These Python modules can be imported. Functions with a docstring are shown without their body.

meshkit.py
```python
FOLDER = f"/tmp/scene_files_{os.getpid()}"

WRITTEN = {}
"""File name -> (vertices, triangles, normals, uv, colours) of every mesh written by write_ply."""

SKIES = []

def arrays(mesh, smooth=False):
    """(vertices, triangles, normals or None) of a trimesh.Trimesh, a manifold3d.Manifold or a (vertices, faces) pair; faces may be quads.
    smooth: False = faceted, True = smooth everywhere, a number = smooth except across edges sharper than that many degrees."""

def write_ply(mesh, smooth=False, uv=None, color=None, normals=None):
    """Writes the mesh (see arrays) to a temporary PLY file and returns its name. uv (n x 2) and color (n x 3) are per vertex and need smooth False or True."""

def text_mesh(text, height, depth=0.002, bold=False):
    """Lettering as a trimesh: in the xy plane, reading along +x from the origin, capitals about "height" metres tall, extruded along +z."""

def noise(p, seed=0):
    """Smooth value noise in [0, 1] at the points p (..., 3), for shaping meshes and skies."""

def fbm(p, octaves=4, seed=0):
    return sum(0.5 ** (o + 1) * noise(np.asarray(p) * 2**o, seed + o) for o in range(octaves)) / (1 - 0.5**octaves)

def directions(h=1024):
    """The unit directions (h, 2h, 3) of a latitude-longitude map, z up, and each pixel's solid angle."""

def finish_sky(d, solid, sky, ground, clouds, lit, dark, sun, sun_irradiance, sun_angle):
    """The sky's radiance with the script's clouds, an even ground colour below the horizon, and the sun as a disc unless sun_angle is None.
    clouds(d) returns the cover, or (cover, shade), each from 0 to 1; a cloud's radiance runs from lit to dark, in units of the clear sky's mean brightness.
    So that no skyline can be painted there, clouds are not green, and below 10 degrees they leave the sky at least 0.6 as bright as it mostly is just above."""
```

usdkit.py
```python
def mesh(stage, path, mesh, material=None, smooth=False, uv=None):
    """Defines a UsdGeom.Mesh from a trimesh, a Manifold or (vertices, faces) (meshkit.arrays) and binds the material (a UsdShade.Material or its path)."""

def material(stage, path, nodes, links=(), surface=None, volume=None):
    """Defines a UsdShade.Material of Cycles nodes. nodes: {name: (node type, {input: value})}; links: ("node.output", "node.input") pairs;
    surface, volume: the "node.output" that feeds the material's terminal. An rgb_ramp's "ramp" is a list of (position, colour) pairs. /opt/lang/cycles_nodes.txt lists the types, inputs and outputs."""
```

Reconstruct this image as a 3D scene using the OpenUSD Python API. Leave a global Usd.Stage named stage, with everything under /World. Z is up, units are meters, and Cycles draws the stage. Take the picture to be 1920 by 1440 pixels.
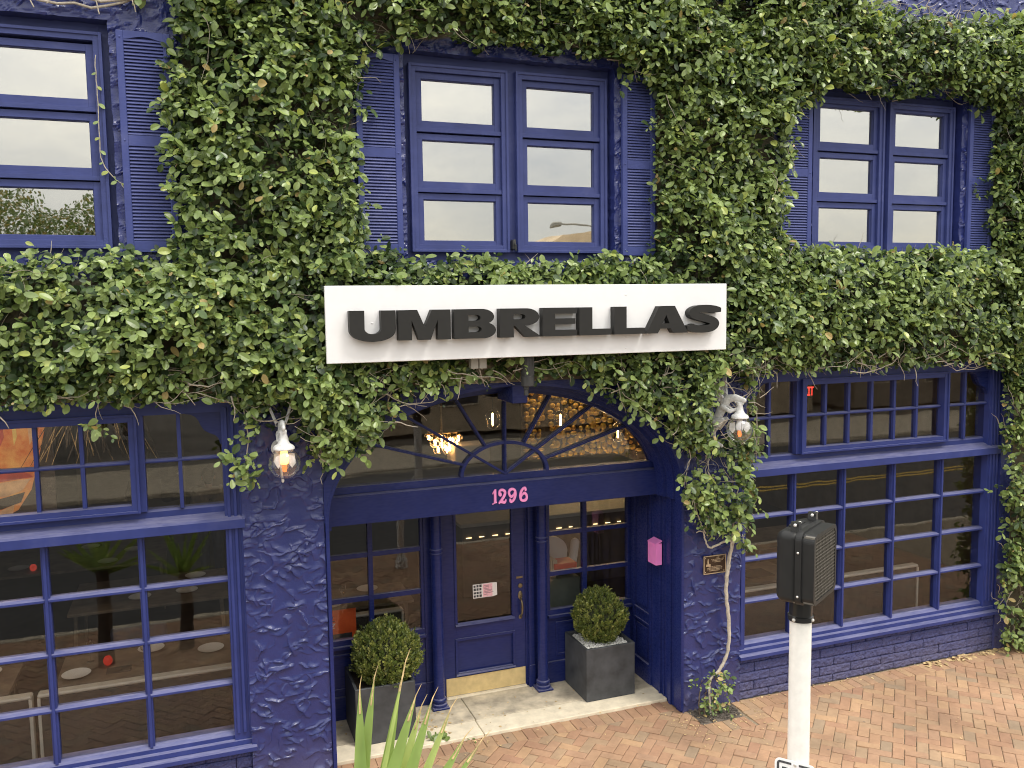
import math, numpy as np, trimesh, usdkit, meshkit
from pxr import Usd, UsdGeom, UsdLux, UsdShade, Gf, Sdf, Vt
from shapely.geometry import Polygon, Point, LineString, MultiPolygon, box as sbox
from shapely import affinity, union_all, contains_xy

stage = Usd.Stage.CreateInMemory()
UsdGeom.SetStageUpAxis(stage, 'Z'); UsdGeom.SetStageMetersPerUnit(stage, 1.0)
UsdGeom.Xform.Define(stage, '/World'); UsdGeom.Scope.Define(stage, '/World/Looks')
rng = np.random.default_rng(7)
PI = math.pi

# ------------------------------------------------------------------ camera, sky, sun, exposure
CAM = np.array([0.0, -7.4, 4.2]); YAW, PITCH, ROLL, FPX = 0.35304, 0.09144, 0.01433, 1613.0
def cam_axes():
    cy, sy, cp, sp = math.cos(YAW), math.sin(YAW), math.cos(PITCH), math.sin(PITCH)
    f = np.array([sy*cp, cy*cp, -sp]); r = np.array([cy, -sy, 0]); d = np.cross(f, r)
    cr, sr = math.cos(ROLL), math.sin(ROLL)
    return cr*r+sr*d, -sr*r+cr*d, f
RX, DX, FX = cam_axes()
cam = UsdGeom.Camera.Define(stage, '/World/camera')
mm = np.eye(4); mm[0, :3] = RX; mm[1, :3] = -DX; mm[2, :3] = -FX; mm[3, :3] = CAM
cam.AddTransformOp().Set(Gf.Matrix4d(*map(float, mm.ravel())))
cam.CreateHorizontalApertureAttr(36.0); cam.CreateVerticalApertureAttr(27.0)
cam.CreateFocalLengthAttr(36.0*FPX/1920); cam.CreateClippingRangeAttr(Gf.Vec2f(0.05, 500))
cam.CreateExposureAttr(0.80)
SUN_EL, SUN_DIR = math.radians(62), np.array([0.62, -0.79])   # towards the sun, in plan
SUN_ROT = math.atan2(SUN_DIR[0], SUN_DIR[1])
usdkit.material(stage, '/World/Looks/sky', {
    'sky': ('sky_texture', {'sky_type': 'single_scattering', 'sun_disc': False, 'sun_elevation': SUN_EL, 'sun_rotation': SUN_ROT}),
    'tc': ('texture_coordinate', {}),
    'map': ('mapping', {'scale': (1.0, 1.0, 2.6)}),
    'n': ('noise_texture', {'scale': 3.4, 'detail': 6, 'roughness': 0.6}),
    'r': ('rgb_ramp', {'ramp': [(0.30, (4.6, 4.7, 4.9)), (0.55, (6.4, 6.25, 5.9)), (0.75, (8.6, 8.0, 6.8))]}),
    'm': ('mix_color', {'fac': 0.93, 'use_clamp': False}), 'sx': ('separate_xyz', {}), 'el': ('map_range', {'from_min': 0.0, 'from_max': 1.0, 'to_min': 0.47, 'to_max': 2.2}),
    'cl': ('mix_color', {'blend_type': 'multiply', 'fac': 1.0, 'use_clamp': False}),
    'bg': ('background_shader', {'strength': 0.15})},
    [('tc.generated', 'map.vector'), ('map.vector', 'n.vector'), ('n.fac', 'r.fac'), ('sky.color', 'm.a'), ('tc.generated', 'sx.vector'), ('sx.z', 'el.value'), ('r.color', 'cl.a'), ('el.result', 'cl.b'), ('cl.result', 'm.b'), ('m.result', 'bg.color')], surface='bg.background')
dome = UsdLux.DomeLight.Define(stage, '/World/sky')
UsdShade.MaterialBindingAPI.Apply(dome.GetPrim()).Bind(UsdShade.Material.Get(stage, '/World/Looks/sky'))
sun = UsdLux.DistantLight.Define(stage, '/World/sun')
sun.CreateIntensityAttr(0.3); sun.CreateAngleAttr(14.0); sun.CreateNormalizeAttr(True); sun.CreateColorAttr(Gf.Vec3f(1, 0.95, 0.86))
sd = np.array([SUN_DIR[0]*math.cos(SUN_EL), SUN_DIR[1]*math.cos(SUN_EL), math.sin(SUN_EL)]); sd /= np.linalg.norm(sd)
xa = np.cross([0, 0, 1], sd); xa /= np.linalg.norm(xa); ya = np.cross(sd, xa)
m4 = np.eye(4); m4[0, :3] = xa; m4[1, :3] = ya; m4[2, :3] = sd
sun.AddTransformOp().Set(Gf.Matrix4d(*map(float, m4.ravel())))
for p, lab in ((dome.GetPrim(), 'structure'),):
    p.SetCustomDataByKey('kind', lab)

# ------------------------------------------------------------------ helpers
used = {}
def numbered(path):
    n = used.get(path, 0); used[path] = n+1
    return path if n == 0 else '%s_%03d' % (path, n)
class MB:
    def __init__(s): s.v, s.f, s.n = [], [], 0
    def raw(s, v, f):
        v = np.asarray(v, float); s.v.append(v); s.f.append(np.asarray(f, int)+s.n); s.n += len(v); return s
    def box(s, x0, x1, y0, y1, z0, z1, c=0.0):
        if c <= 0:
            v = [(x, y, z) for x in (x0, x1) for y in (y0, y1) for z in (z0, z1)]
            f = [(0,1,3),(0,3,2),(4,6,7),(4,7,5),(0,4,5),(0,5,1),(2,3,7),(2,7,6),(0,2,6),(0,6,4),(1,5,7),(1,7,3)]
            return s.raw(v, f)
        p = [(x, y, z) for x, a in ((x0, c), (x1, -c)) for y, b in ((y0, c), (y1, -c)) for z, d in ((z0, c), (z1, -c))]
        pts = []
        for x, a in ((x0, c), (x1, -c)):
            for y, b in ((y0, c), (y1, -c)):
                for z, d in ((z0, c), (z1, -c)):
                    pts += [(x, y+b, z+d), (x+a, y, z+d), (x+a, y+b, z)]
        h = trimesh.convex.convex_hull(np.array(pts)); return s.raw(h.vertices, h.faces)
    def tm(s, m, T=None):
        v = np.asarray(m.vertices)
        if T is not None: v = v @ T[:3, :3].T + T[:3, 3]
        return s.raw(v, m.faces)
    def tube(s, pts, r, n=6):
        pts = np.asarray(pts, float); r = np.broadcast_to(np.asarray(r, float), (len(pts),))
        t = np.gradient(pts, axis=0); t /= np.maximum(np.linalg.norm(t, axis=1, keepdims=True), 1e-9)
        a = np.cross(t, [0.31, 0.2, 0.93]); bad = np.linalg.norm(a, axis=1) < 1e-3; a[bad] = np.cross(t[bad], [1, 0, 0])
        a /= np.linalg.norm(a, axis=1, keepdims=True); b = np.cross(t, a)
        th = np.arange(n)/n*2*PI
        v = (pts[:, None] + r[:, None, None]*(np.cos(th)[None, :, None]*a[:, None]+np.sin(th)[None, :, None]*b[:, None])).reshape(-1, 3)
        f = []
        for i in range(len(pts)-1):
            for k in range(n):
                p, q = i*n+k, i*n+(k+1) % n; f += [(p, q, q+n), (p, q+n, p+n)]
        f += [(0, k+1, k) for k in range(1, n-1)]; e = (len(pts)-1)*n; f += [(e, e+k, e+k+1) for k in range(1, n-1)]
        return s.raw(v, f)
    def lathe(s, prof, c=(0, 0, 0), n=20):
        th = np.arange(n)/n*2*PI; v = []; f = []
        for r, z in prof: v += [(c[0]+max(r, 1e-4)*math.cos(t), c[1]+max(r, 1e-4)*math.sin(t), c[2]+z) for t in th]
        for i in range(len(prof)-1):
            for k in range(n):
                p, q = i*n+k, i*n+(k+1) % n; f += [(p, q, q+n), (p, q+n, p+n)]
        return s.raw(v, f)
    def prism(s, poly, y0, y1):
        """polygon in the x-z plane, from depth y0 (front) to y1"""
        for g in getattr(poly, 'geoms', [poly]):
            if g.is_empty or g.area < 1e-8: continue
            m = trimesh.creation.extrude_polygon(g, y1-y0, engine='earcut')
            v = np.asarray(m.vertices); w = np.stack([v[:, 0], y1-v[:, 2], v[:, 1]], 1)
            s.raw(w, np.asarray(m.faces))
        return s
    def flat(s, poly, z0, z1):
        for g in getattr(poly, 'geoms', [poly]):
            if g.is_empty or g.area < 1e-8: continue
            m = trimesh.creation.extrude_polygon(g, z1-z0, engine='earcut'); v = np.asarray(m.vertices).copy(); v[:, 2] += z0
            s.raw(v, np.asarray(m.faces))
        return s
    def arr(s): return np.vstack(s.v), np.vstack(s.f)
    def T(s, M):
        M = np.asarray(M, float); s.v = [v @ M[:3, :3].T + M[:3, 3] for v in s.v]; return s
def rotz(a, t=(0, 0, 0)):
    M = np.eye(4); M[0, 0] = M[1, 1] = math.cos(a); M[0, 1] = -math.sin(a); M[1, 0] = math.sin(a); M[:3, 3] = t; return M
late = []
def pth(p): return '/World' if p is None else str(p.GetPath())
def obj(name, mb, mat, parent=None, smooth=False, attr=None):
    v, f = mb.arr() if isinstance(mb, MB) else mb
    path = numbered(pth(parent)+'/'+name)
    m = usdkit.mesh(stage, path, (v, f), None, smooth=smooth); late.append((m.GetPrim(), mat))
    if attr is not None:
        for k, a in attr.items():
            UsdGeom.PrimvarsAPI(m).CreatePrimvar(k, Sdf.ValueTypeNames.FloatArray, 'vertex').Set(Vt.FloatArray.FromNumpy(np.asarray(a, np.float32)))
    return m.GetPrim()
def thing(name, label=None, cat=None, group=None, kind=None, parent=None):
    return tag(UsdGeom.Xform.Define(stage, numbered(pth(parent)+'/'+name)).GetPrim(), label, cat, group, kind)
def tag(o, label=None, cat=None, group=None, kind=None):
    for k, t in (('label', label), ('category', cat), ('group', group), ('kind', kind)):
        if t: o.SetCustomDataByKey(k, t)
    return o
L = '/World/Looks/'
def mat(name, nodes, links, surface='p.BSDF'): return usdkit.material(stage, L+name, nodes, links, surface=surface)
def plain(name, col, rough=0.5, metal=0.0, vary=0.12, scale=14, bump=0.0, bscale=60, spec=0.5, bevel=0.0, coat=0.0, dark=None):
    c2 = tuple(c*(1-vary) for c in col) if dark is None else dark; c1 = tuple(min(1, c*(1+vary)) for c in col)
    nodes = {'g': ('geometry', {}), 'n': ('noise_texture', {'scale': scale, 'detail': 6, 'roughness': 0.62}),
             'r': ('rgb_ramp', {'ramp': [(0.3, c2), (0.7, c1)]}),
             'p': ('principled_bsdf', {'roughness': rough, 'metallic': metal, 'specular_ior_level': spec, 'coat_weight': coat})}
    links = [('g.position', 'n.vector'), ('n.fac', 'r.fac'), ('r.color', 'p.base_color')]
    nrm = None
    if bevel: nodes['bv'] = ('bevel', {'radius': bevel, 'samples': 4}); nrm = 'bv.bevel'
    if bump:
        nodes['n2'] = ('noise_texture', {'scale': bscale, 'detail': 4, 'roughness': 0.6}); nodes['b'] = ('bump', {'strength': bump, 'distance': 0.01})
        links += [('g.position', 'n2.vector'), ('n2.fac', 'b.height')]
        if nrm: links.append((nrm, 'b.normal'))
        nrm = 'b.normal'
    if nrm: links.append((nrm, 'p.normal'))
    return mat(name, nodes, links)

# ------------------------------------------------------------------ materials
BLUE = (0.027, 0.040, 0.172)
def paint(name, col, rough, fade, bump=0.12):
    """brushed gloss paint; sun-bleached in patches, sky light on top faces put into the colour"""
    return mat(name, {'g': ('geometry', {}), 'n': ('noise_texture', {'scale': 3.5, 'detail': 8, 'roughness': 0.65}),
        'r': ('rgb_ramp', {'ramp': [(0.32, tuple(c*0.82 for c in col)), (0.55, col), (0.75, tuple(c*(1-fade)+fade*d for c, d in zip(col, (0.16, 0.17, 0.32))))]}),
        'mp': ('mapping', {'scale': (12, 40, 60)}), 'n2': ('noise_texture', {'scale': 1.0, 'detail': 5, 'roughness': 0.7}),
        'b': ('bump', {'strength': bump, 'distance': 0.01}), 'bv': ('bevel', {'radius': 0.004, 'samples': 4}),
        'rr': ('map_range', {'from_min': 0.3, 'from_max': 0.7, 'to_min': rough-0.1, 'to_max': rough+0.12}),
        'sn': ('separate_xyz', {}), 'up': ('map_range', {'from_min': 0.45, 'from_max': 0.95, 'to_min': 0.0, 'to_max': 0.55}), 'md': ('mapping', {'scale': (5, 30, 30)}), 'nd': ('noise_texture', {'scale': 1.0, 'detail': 6, 'roughness': 0.75}), 'nr': ('map_range', {'from_min': 0.3, 'from_max': 0.7, 'to_min': 0.25, 'to_max': 1.0}), 'dm': ('math', {'math_type': 'multiply', 'use_clamp': True}), 'dx': ('mix_color', {'b': (0.33, 0.32, 0.42)}),  # upward faces tinted paler: bright sky light painted into the colour
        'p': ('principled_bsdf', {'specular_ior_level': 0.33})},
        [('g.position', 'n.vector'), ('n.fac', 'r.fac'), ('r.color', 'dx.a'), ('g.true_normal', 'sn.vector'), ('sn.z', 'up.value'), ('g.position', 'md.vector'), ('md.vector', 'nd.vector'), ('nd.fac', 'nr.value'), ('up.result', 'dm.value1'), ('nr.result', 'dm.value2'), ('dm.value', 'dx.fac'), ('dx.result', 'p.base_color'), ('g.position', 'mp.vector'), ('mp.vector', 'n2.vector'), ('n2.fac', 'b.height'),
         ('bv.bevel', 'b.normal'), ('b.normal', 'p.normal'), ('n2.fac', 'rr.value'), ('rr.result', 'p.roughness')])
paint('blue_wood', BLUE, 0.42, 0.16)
paint('blue_upper', (0.042, 0.056, 0.186), 0.45, 0.22, 0.2)  # same blue paint made paler for the upper windows
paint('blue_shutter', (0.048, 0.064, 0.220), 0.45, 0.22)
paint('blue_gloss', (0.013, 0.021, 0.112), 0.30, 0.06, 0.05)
mat('stucco', {'g': ('geometry', {}), 'a': ('attribute', {'attribute': 'paint'}),
    'n': ('noise_texture', {'scale': 2.4, 'detail': 8, 'roughness': 0.65}), 'nf': ('noise_texture', {'scale': 60, 'detail': 5, 'roughness': 0.7}),
    'rb': ('rgb_ramp', {'ramp': [(0.3, (0.018, 0.025, 0.106)), (0.6, (0.024, 0.032, 0.134)), (0.78, (0.038, 0.047, 0.166))]}),
    'rs': ('rgb_ramp', {'ramp': [(0.3, (0.045, 0.042, 0.030)), (0.55, (0.12, 0.105, 0.075)), (0.78, (0.30, 0.27, 0.21))]}),
    'sx': ('separate_xyz', {}), 'zr': ('map_range', {'from_min': 0.0, 'from_max': 0.5, 'to_min': 0.6, 'to_max': 0.0}), 'm1': ('math', {'math_type': 'multiply', 'use_clamp': True}), 'dx': ('mix_color', {'b': (0.16, 0.14, 0.17)}),
    'mx': ('mix_color', {'use_clamp': True}), 'b': ('bump', {'strength': 0.35, 'distance': 0.008}),
    'st': ('map_range', {'from_min': 0.42, 'from_max': 0.58, 'to_min': 0, 'to_max': 1}), 'rf': ('map_range', {'from_min': 0, 'from_max': 1, 'to_min': 0.85, 'to_max': 0.34}), 'p': ('principled_bsdf', {'specular_ior_level': 0.5})},
    [('g.position', 'n.vector'), ('g.position', 'nf.vector'), ('n.fac', 'rb.fac'), ('n.fac', 'rs.fac'), ('a.fac', 'st.value'), ('st.result', 'mx.fac'), ('rs.color', 'mx.a'), ('rb.color', 'mx.b'),
     ('g.position', 'sx.vector'), ('sx.z', 'zr.value'), ('zr.result', 'm1.value1'), ('nf.fac', 'm1.value2'), ('m1.value', 'dx.fac'), ('mx.result', 'dx.a'), ('dx.result', 'p.base_color'), ('nf.fac', 'b.height'), ('b.normal', 'p.normal'), ('st.result', 'rf.value'), ('rf.result', 'p.roughness')])
def glass(name, mirror, tint=(1, 1, 1), wav=0.02, refl=(0.97, 0.97, 0.96)):
    return mat(name, {'g': ('geometry', {}), 'n': ('noise_texture', {'scale': 1.6, 'detail': 2}), 'b': ('bump', {'strength': wav, 'distance': 0.05}),
        'fr': ('layer_weight', {'blend': 0.5}), 'pw': ('math', {'math_type': 'power', 'value2': 5.0}), 'mr': ('map_range', {'from_min': 0.0, 'from_max': 1.0, 'to_min': mirror, 'to_max': 1.0}),
        't': ('transparent_bsdf', {'color': tint}), 'gl': ('glossy_bsdf', {'roughness': 0.01, 'color': refl}), 'm': ('mix_closure', {})},
        [('g.position', 'n.vector'), ('n.fac', 'b.height'), ('b.normal', 'gl.normal'), ('fr.facing', 'pw.value1'), ('pw.value', 'mr.value'), ('mr.result', 'm.fac'), ('t.BSDF', 'm.closure1'), ('gl.BSDF', 'm.closure2')], surface='m.closure')
glass('pane_clear', 0.040, (0.86, 0.86, 0.86))
glass('pane_mirror', 0.60, (0.75, 0.75, 0.72), 0.04, (0.88, 0.86, 0.80))
mat('globe_glass', {'fr': ('layer_weight', {'blend': 0.5}), 'pw': ('math', {'math_type': 'power', 'value2': 2.2}), 'mr': ('map_range', {'from_min': 0.0, 'from_max': 1.0, 'to_min': 0.09, 'to_max': 0.95}), 't': ('transparent_bsdf', {'color': (.97, .97, .96)}),
    'gl': ('glossy_bsdf', {'roughness': 0.04, 'color': (1, 1, 1)}), 'm': ('mix_closure', {})}, [('fr.facing', 'pw.value1'), ('pw.value', 'mr.value'), ('mr.result', 'm.fac'), ('t.BSDF', 'm.closure1'), ('gl.BSDF', 'm.closure2')], surface='m.closure')
plain('white_sign', (0.70, 0.695, 0.695), 0.35, vary=0.02)
plain('letter_black', (0.011, 0.0105, 0.0095), 0.55, vary=0.15, bump=0.05, spec=0.35)
plain('pink', (0.90, 0.27, 0.68), 0.4, vary=0.04)
plain('pink_number', (0.90, 0.30, 0.62), 0.5, vary=0.05)
plain('brass', (0.70, 0.55, 0.28), 0.42, metal=0.45, vary=0.14, scale=9, bump=0.03, bscale=25)
plain('old_brass', (0.22, 0.17, 0.10), 0.4, metal=0.8, vary=0.3)
plain('planter_grey', (0.046, 0.049, 0.054), 0.6, vary=0.42, scale=6, bump=0.08, bscale=90, bevel=0.006)
plain('pebble', (0.72, 0.71, 0.67), 0.7, vary=0.15, scale=80)
plain('soil', (0.05, 0.035, 0.025), 0.95, vary=0.5, scale=60, bump=0.6, bscale=120)
plain('concrete', (0.55, 0.47, 0.345), 0.85, vary=0.22, scale=6, bump=0.15, bscale=180, dark=(0.30, 0.26, 0.20))
plain('concrete_edge', (0.66, 0.58, 0.44), 0.85, vary=0.15, scale=9, bump=0.15, bscale=180)
plain('black_plastic', (0.009, 0.009, 0.009), 0.48, vary=0.2, bump=0.06, bscale=400, spec=0.35)
plain('black_gloss', (0.010, 0.010, 0.010), 0.25)
plain('steel_bolt', (0.62, 0.60, 0.56), 0.35, metal=0.7)
plain('pole_paint', (0.78, 0.76, 0.71), 0.42, metal=0.05, vary=0.07, scale=18, bump=0.02)
plain('lamp_white', (0.60, 0.60, 0.59), 0.5, vary=0.22, scale=30, bump=0.15, bscale=120)
plain('grey_metal', (0.16, 0.155, 0.14), 0.5, metal=0.2, vary=0.15)
plain('dark_metal', (0.05, 0.05, 0.05), 0.4, metal=0.3, vary=0.15)
plain('light_box', (0.36, 0.34, 0.30), 0.5, vary=0.1)
plain('alarm_red', (0.30, 0.05, 0.035), 0.4)
plain('bronze', (0.055, 0.034, 0.022), 0.45, metal=0.5, vary=0.3, scale=60)
plain('bronze_bright', (0.50, 0.40, 0.28), 0.4, metal=0.6)
plain('sign_face', (0.80, 0.80, 0.80), 0.35, vary=0.02)
plain('paper', (0.72, 0.68, 0.66), 0.7, vary=0.05)
plain('paper_pink', (0.75, 0.42, 0.47), 0.7, vary=0.2, scale=40)
plain('ink', (0.05, 0.05, 0.055), 0.7)
plain('orange_card', (0.85, 0.13, 0.03), 0.5, vary=0.05)
plain('wall_brown', (0.105, 0.082, 0.062), 0.8, vary=0.35, scale=1.6)
plain('wall_tan', (0.18, 0.148, 0.112), 0.8, vary=0.3, scale=2.0)
plain('floor_dark', (0.045, 0.034, 0.026), 0.6, vary=0.3, scale=5)
plain('ceiling_dark', (0.07, 0.065, 0.06), 0.9)
plain('seat_dark', (0.045, 0.040, 0.035), 0.75, vary=0.15)
plain('seat_edge', (0.56, 0.52, 0.44), 0.6, vary=0.08)
plain('table_wood', (0.19, 0.15, 0.11), 0.55, vary=0.35, scale=6)
plain('china', (0.92, 0.91, 0.87), 0.3, vary=0.03)
plain('napkin', (0.03, 0.03, 0.035), 0.8)
plain('cloth_blue', (0.035, 0.045, 0.075), 0.8, vary=0.3)
plain('shirt', (0.42, 0.36, 0.28), 0.85, vary=0.12, scale=20)
plain('hair', (0.015, 0.012, 0.010), 0.6)
plain('skin', (0.42, 0.24, 0.16), 0.55, vary=0.06)
plain('red_plastic', (0.60, 0.04, 0.03), 0.4)
plain('grey_bin', (0.14, 0.16, 0.14), 0.5)
plain('stem', (0.38, 0.335, 0.27), 0.8, vary=0.35, scale=45, bump=0.3, bscale=160)
plain('trunk_pale', (0.43, 0.385, 0.315), 0.75, vary=0.25, scale=30, bump=0.3, bscale=140)
plain('bark', (0.10, 0.075, 0.055), 0.9, vary=0.3)
plain('dry_leaf', (0.50, 0.36, 0.18), 0.7, vary=0.45, scale=25)
plain('asphalt', (0.055, 0.054, 0.052), 0.85, vary=0.3, scale=4, bump=0.2, bscale=220)
plain('line_yellow', (0.60, 0.38, 0.05), 0.7, vary=0.15)
plain('ground_far', (0.16, 0.145, 0.12), 0.9, vary=0.3, scale=0.6)
plain('tan_wall', (0.42, 0.33, 0.22), 0.85, vary=0.18, scale=0.8)
plain('window_dark', (0.03, 0.03, 0.035), 0.2)
plain('sand', (0.24, 0.19, 0.13), 0.95, vary=0.35, scale=40, bump=0.2, bscale=300)
def emit(name, col, s): return mat(name, {'e': ('emission', {'color': col, 'strength': s})}, [], surface='e.emission')
emit('bulb_warm', (1.0, 0.50, 0.16), 24.0)
emit('bulb_dim', (1.0, 0.62, 0.22), 3.2)
mat('candle_red', {'e': ('emission', {'color': (1.0, .10, .06), 'strength': .42}), 'd': ('principled_bsdf', {'base_color': (.45, .03, .02), 'roughness': .15}), 'm': ('mix_closure', {'fac': .5})}, [('e.emission', 'm.closure1'), ('d.BSDF', 'm.closure2')], surface='m.closure')
emit('exit_red', (1.0, 0.06, 0.04), 1.3)
emit('strip_warm', (1.0, 0.72, 0.35), 2.4)

# bricks of the paving: tone comes with each brick
def tonemat(name, ramp, rough, bump, bscale, vary=0.25):
    return mat(name, {'a': ('attribute', {'attribute': 'tone'}), 'g': ('geometry', {}), 'r': ('rgb_ramp', {'ramp': ramp}),
        'n': ('noise_texture', {'scale': 9, 'detail': 8, 'roughness': 0.7}), 'n3': ('noise_texture', {'scale': 1.1, 'detail': 4}),
        'mr': ('map_range', {'from_min': 0.3, 'from_max': 0.7, 'to_min': 1-vary, 'to_max': 1+vary}),
        'mr3': ('map_range', {'from_min': 0.35, 'from_max': 0.65, 'to_min': 0.80, 'to_max': 1.12}), 'mm': ('math', {'math_type': 'multiply'}),
        'st': ('noise_texture', {'scale': 2.3, 'detail': 9, 'roughness': 0.72}), 'sr': ('map_range', {'from_min': 0.54, 'from_max': 0.74, 'to_min': 0.0, 'to_max': 0.38}), 'sm': ('mix_color', {'b': (0.14, 0.10, 0.075)}),
        'vo': ('voronoi_texture', {'scale': 2.6}), 'vr': ('map_range', {'from_min': 0.035, 'from_max': 0.055, 'to_min': 0.45, 'to_max': 0.0}), 'gm': ('mix_color', {'b': (0.09, 0.08, 0.07)}), 'h': ('hsv', {}), 'n2': ('noise_texture', {'scale': bscale, 'detail': 4, 'roughness': 0.65}), 'b': ('bump', {'strength': bump, 'distance': 0.006}),
        'bv': ('bevel', {'radius': 0.004, 'samples': 3}), 'p': ('principled_bsdf', {'roughness': rough, 'specular_ior_level': 0.35})},
        [('a.fac', 'r.fac'), ('g.position', 'n.vector'), ('g.position', 'n3.vector'), ('n.fac', 'mr.value'), ('n3.fac', 'mr3.value'), ('mr.result', 'mm.value1'), ('mr3.result', 'mm.value2'),
         ('r.color', 'h.color'), ('mm.value', 'h.value'), ('g.position', 'st.vector'), ('st.fac', 'sr.value'), ('h.color', 'sm.a'), ('sr.result', 'sm.fac'), ('g.position', 'vo.vector'), ('vo.distance', 'vr.value'), ('sm.result', 'gm.a'), ('vr.result', 'gm.fac'), ('gm.result', 'p.base_color'), ('g.position', 'n2.vector'), ('n2.fac', 'b.height'), ('bv.bevel', 'b.normal'), ('b.normal', 'p.normal')])
tonemat('paver', [(0.0, (0.325, 0.185, 0.118)), (0.25, (0.375, 0.225, 0.135)), (0.5, (0.36, 0.22, 0.140)), (0.7, (0.41, 0.258, 0.148)), (0.82, (0.37, 0.24, 0.145)), (0.92, (0.33, 0.225, 0.142)), (1.0, (0.29, 0.21, 0.14))], 0.85, 0.25, 160, 0.14)
mat('blue_brick', {'a': ('attribute', {'attribute': 'tone'}), 'g': ('geometry', {}), 'r': ('rgb_ramp', {'ramp': [(0, (0.032, 0.042, 0.16)), (1, (0.042, 0.052, 0.178))]}), 'n': ('noise_texture', {'scale': 48, 'detail': 6, 'roughness': 0.7}),
    'sx': ('separate_xyz', {}), 'zr': ('map_range', {'from_min': 0.0, 'from_max': 0.42, 'to_min': 0.75, 'to_max': 0.0}), 'n2': ('noise_texture', {'scale': 5, 'detail': 6, 'roughness': 0.7}), 'm1': ('math', {'math_type': 'multiply', 'use_clamp': True}),
    'mx': ('mix_color', {'b': (0.19, 0.165, 0.19)}), 'b': ('bump', {'strength': 1.0, 'distance': 0.022}), 'p': ('principled_bsdf', {'roughness': 0.5})},
    [('a.fac', 'r.fac'), ('g.position', 'n.vector'), ('g.position', 'n2.vector'), ('g.position', 'sx.vector'), ('sx.z', 'zr.value'), ('zr.result', 'm1.value1'), ('n2.fac', 'm1.value2'), ('m1.value', 'mx.fac'), ('r.color', 'mx.a'), ('mx.result', 'p.base_color'), ('n.fac', 'b.height'), ('b.normal', 'p.normal')])
# leaves
LEAF = [((0.140, 0.196, 0.056), 'a'), ((0.190, 0.258, 0.080), 'b'), ((0.075, 0.120, 0.042), 'c'), ((0.245, 0.318, 0.105), 'd'), ((0.036, 0.062, 0.025), 'e'), ((0.35, 0.40, 0.11), 'f'), ((0.42, 0.32, 0.13), 'g')]
def leafmat(name, c, rough=0.33, tr=0.20):
    return mat(name, {'g': ('geometry', {}), 'n': ('noise_texture', {'scale': 5, 'detail': 4}), 'r': ('rgb_ramp', {'ramp': [(0.3, tuple(x*0.78 for x in c)), (0.7, tuple(x*1.2 for x in c))]}),
        'p': ('principled_bsdf', {'roughness': rough, 'specular_ior_level': 0.45}), 't': ('translucent_bsdf', {'color': (c[0]*1.5, c[1]*1.5, c[2]*0.9)}), 'm': ('mix_closure', {'fac': tr})},
        [('g.position', 'n.vector'), ('n.fac', 'r.fac'), ('r.color', 'p.base_color'), ('p.BSDF', 'm.closure1'), ('t.BSDF', 'm.closure2')], surface='m.closure')
for c, k in LEAF: leafmat('leaf_'+k, c)
for k, c in enumerate([(0.085, 0.115, 0.026), (0.15, 0.18, 0.04), (0.26, 0.28, 0.07), (0.36, 0.36, 0.12)]): leafmat('box_%d' % k, c, 0.35, 0.15)
leafmat('blade_a', (0.24, 0.34, 0.10), 0.4, 0.3); leafmat('blade_b', (0.36, 0.45, 0.15), 0.4, 0.35); leafmat('tree_leaf', (0.05, 0.075, 0.02)); leafmat('tree_leaf_b', (0.12, 0.10, 0.03))

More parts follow.
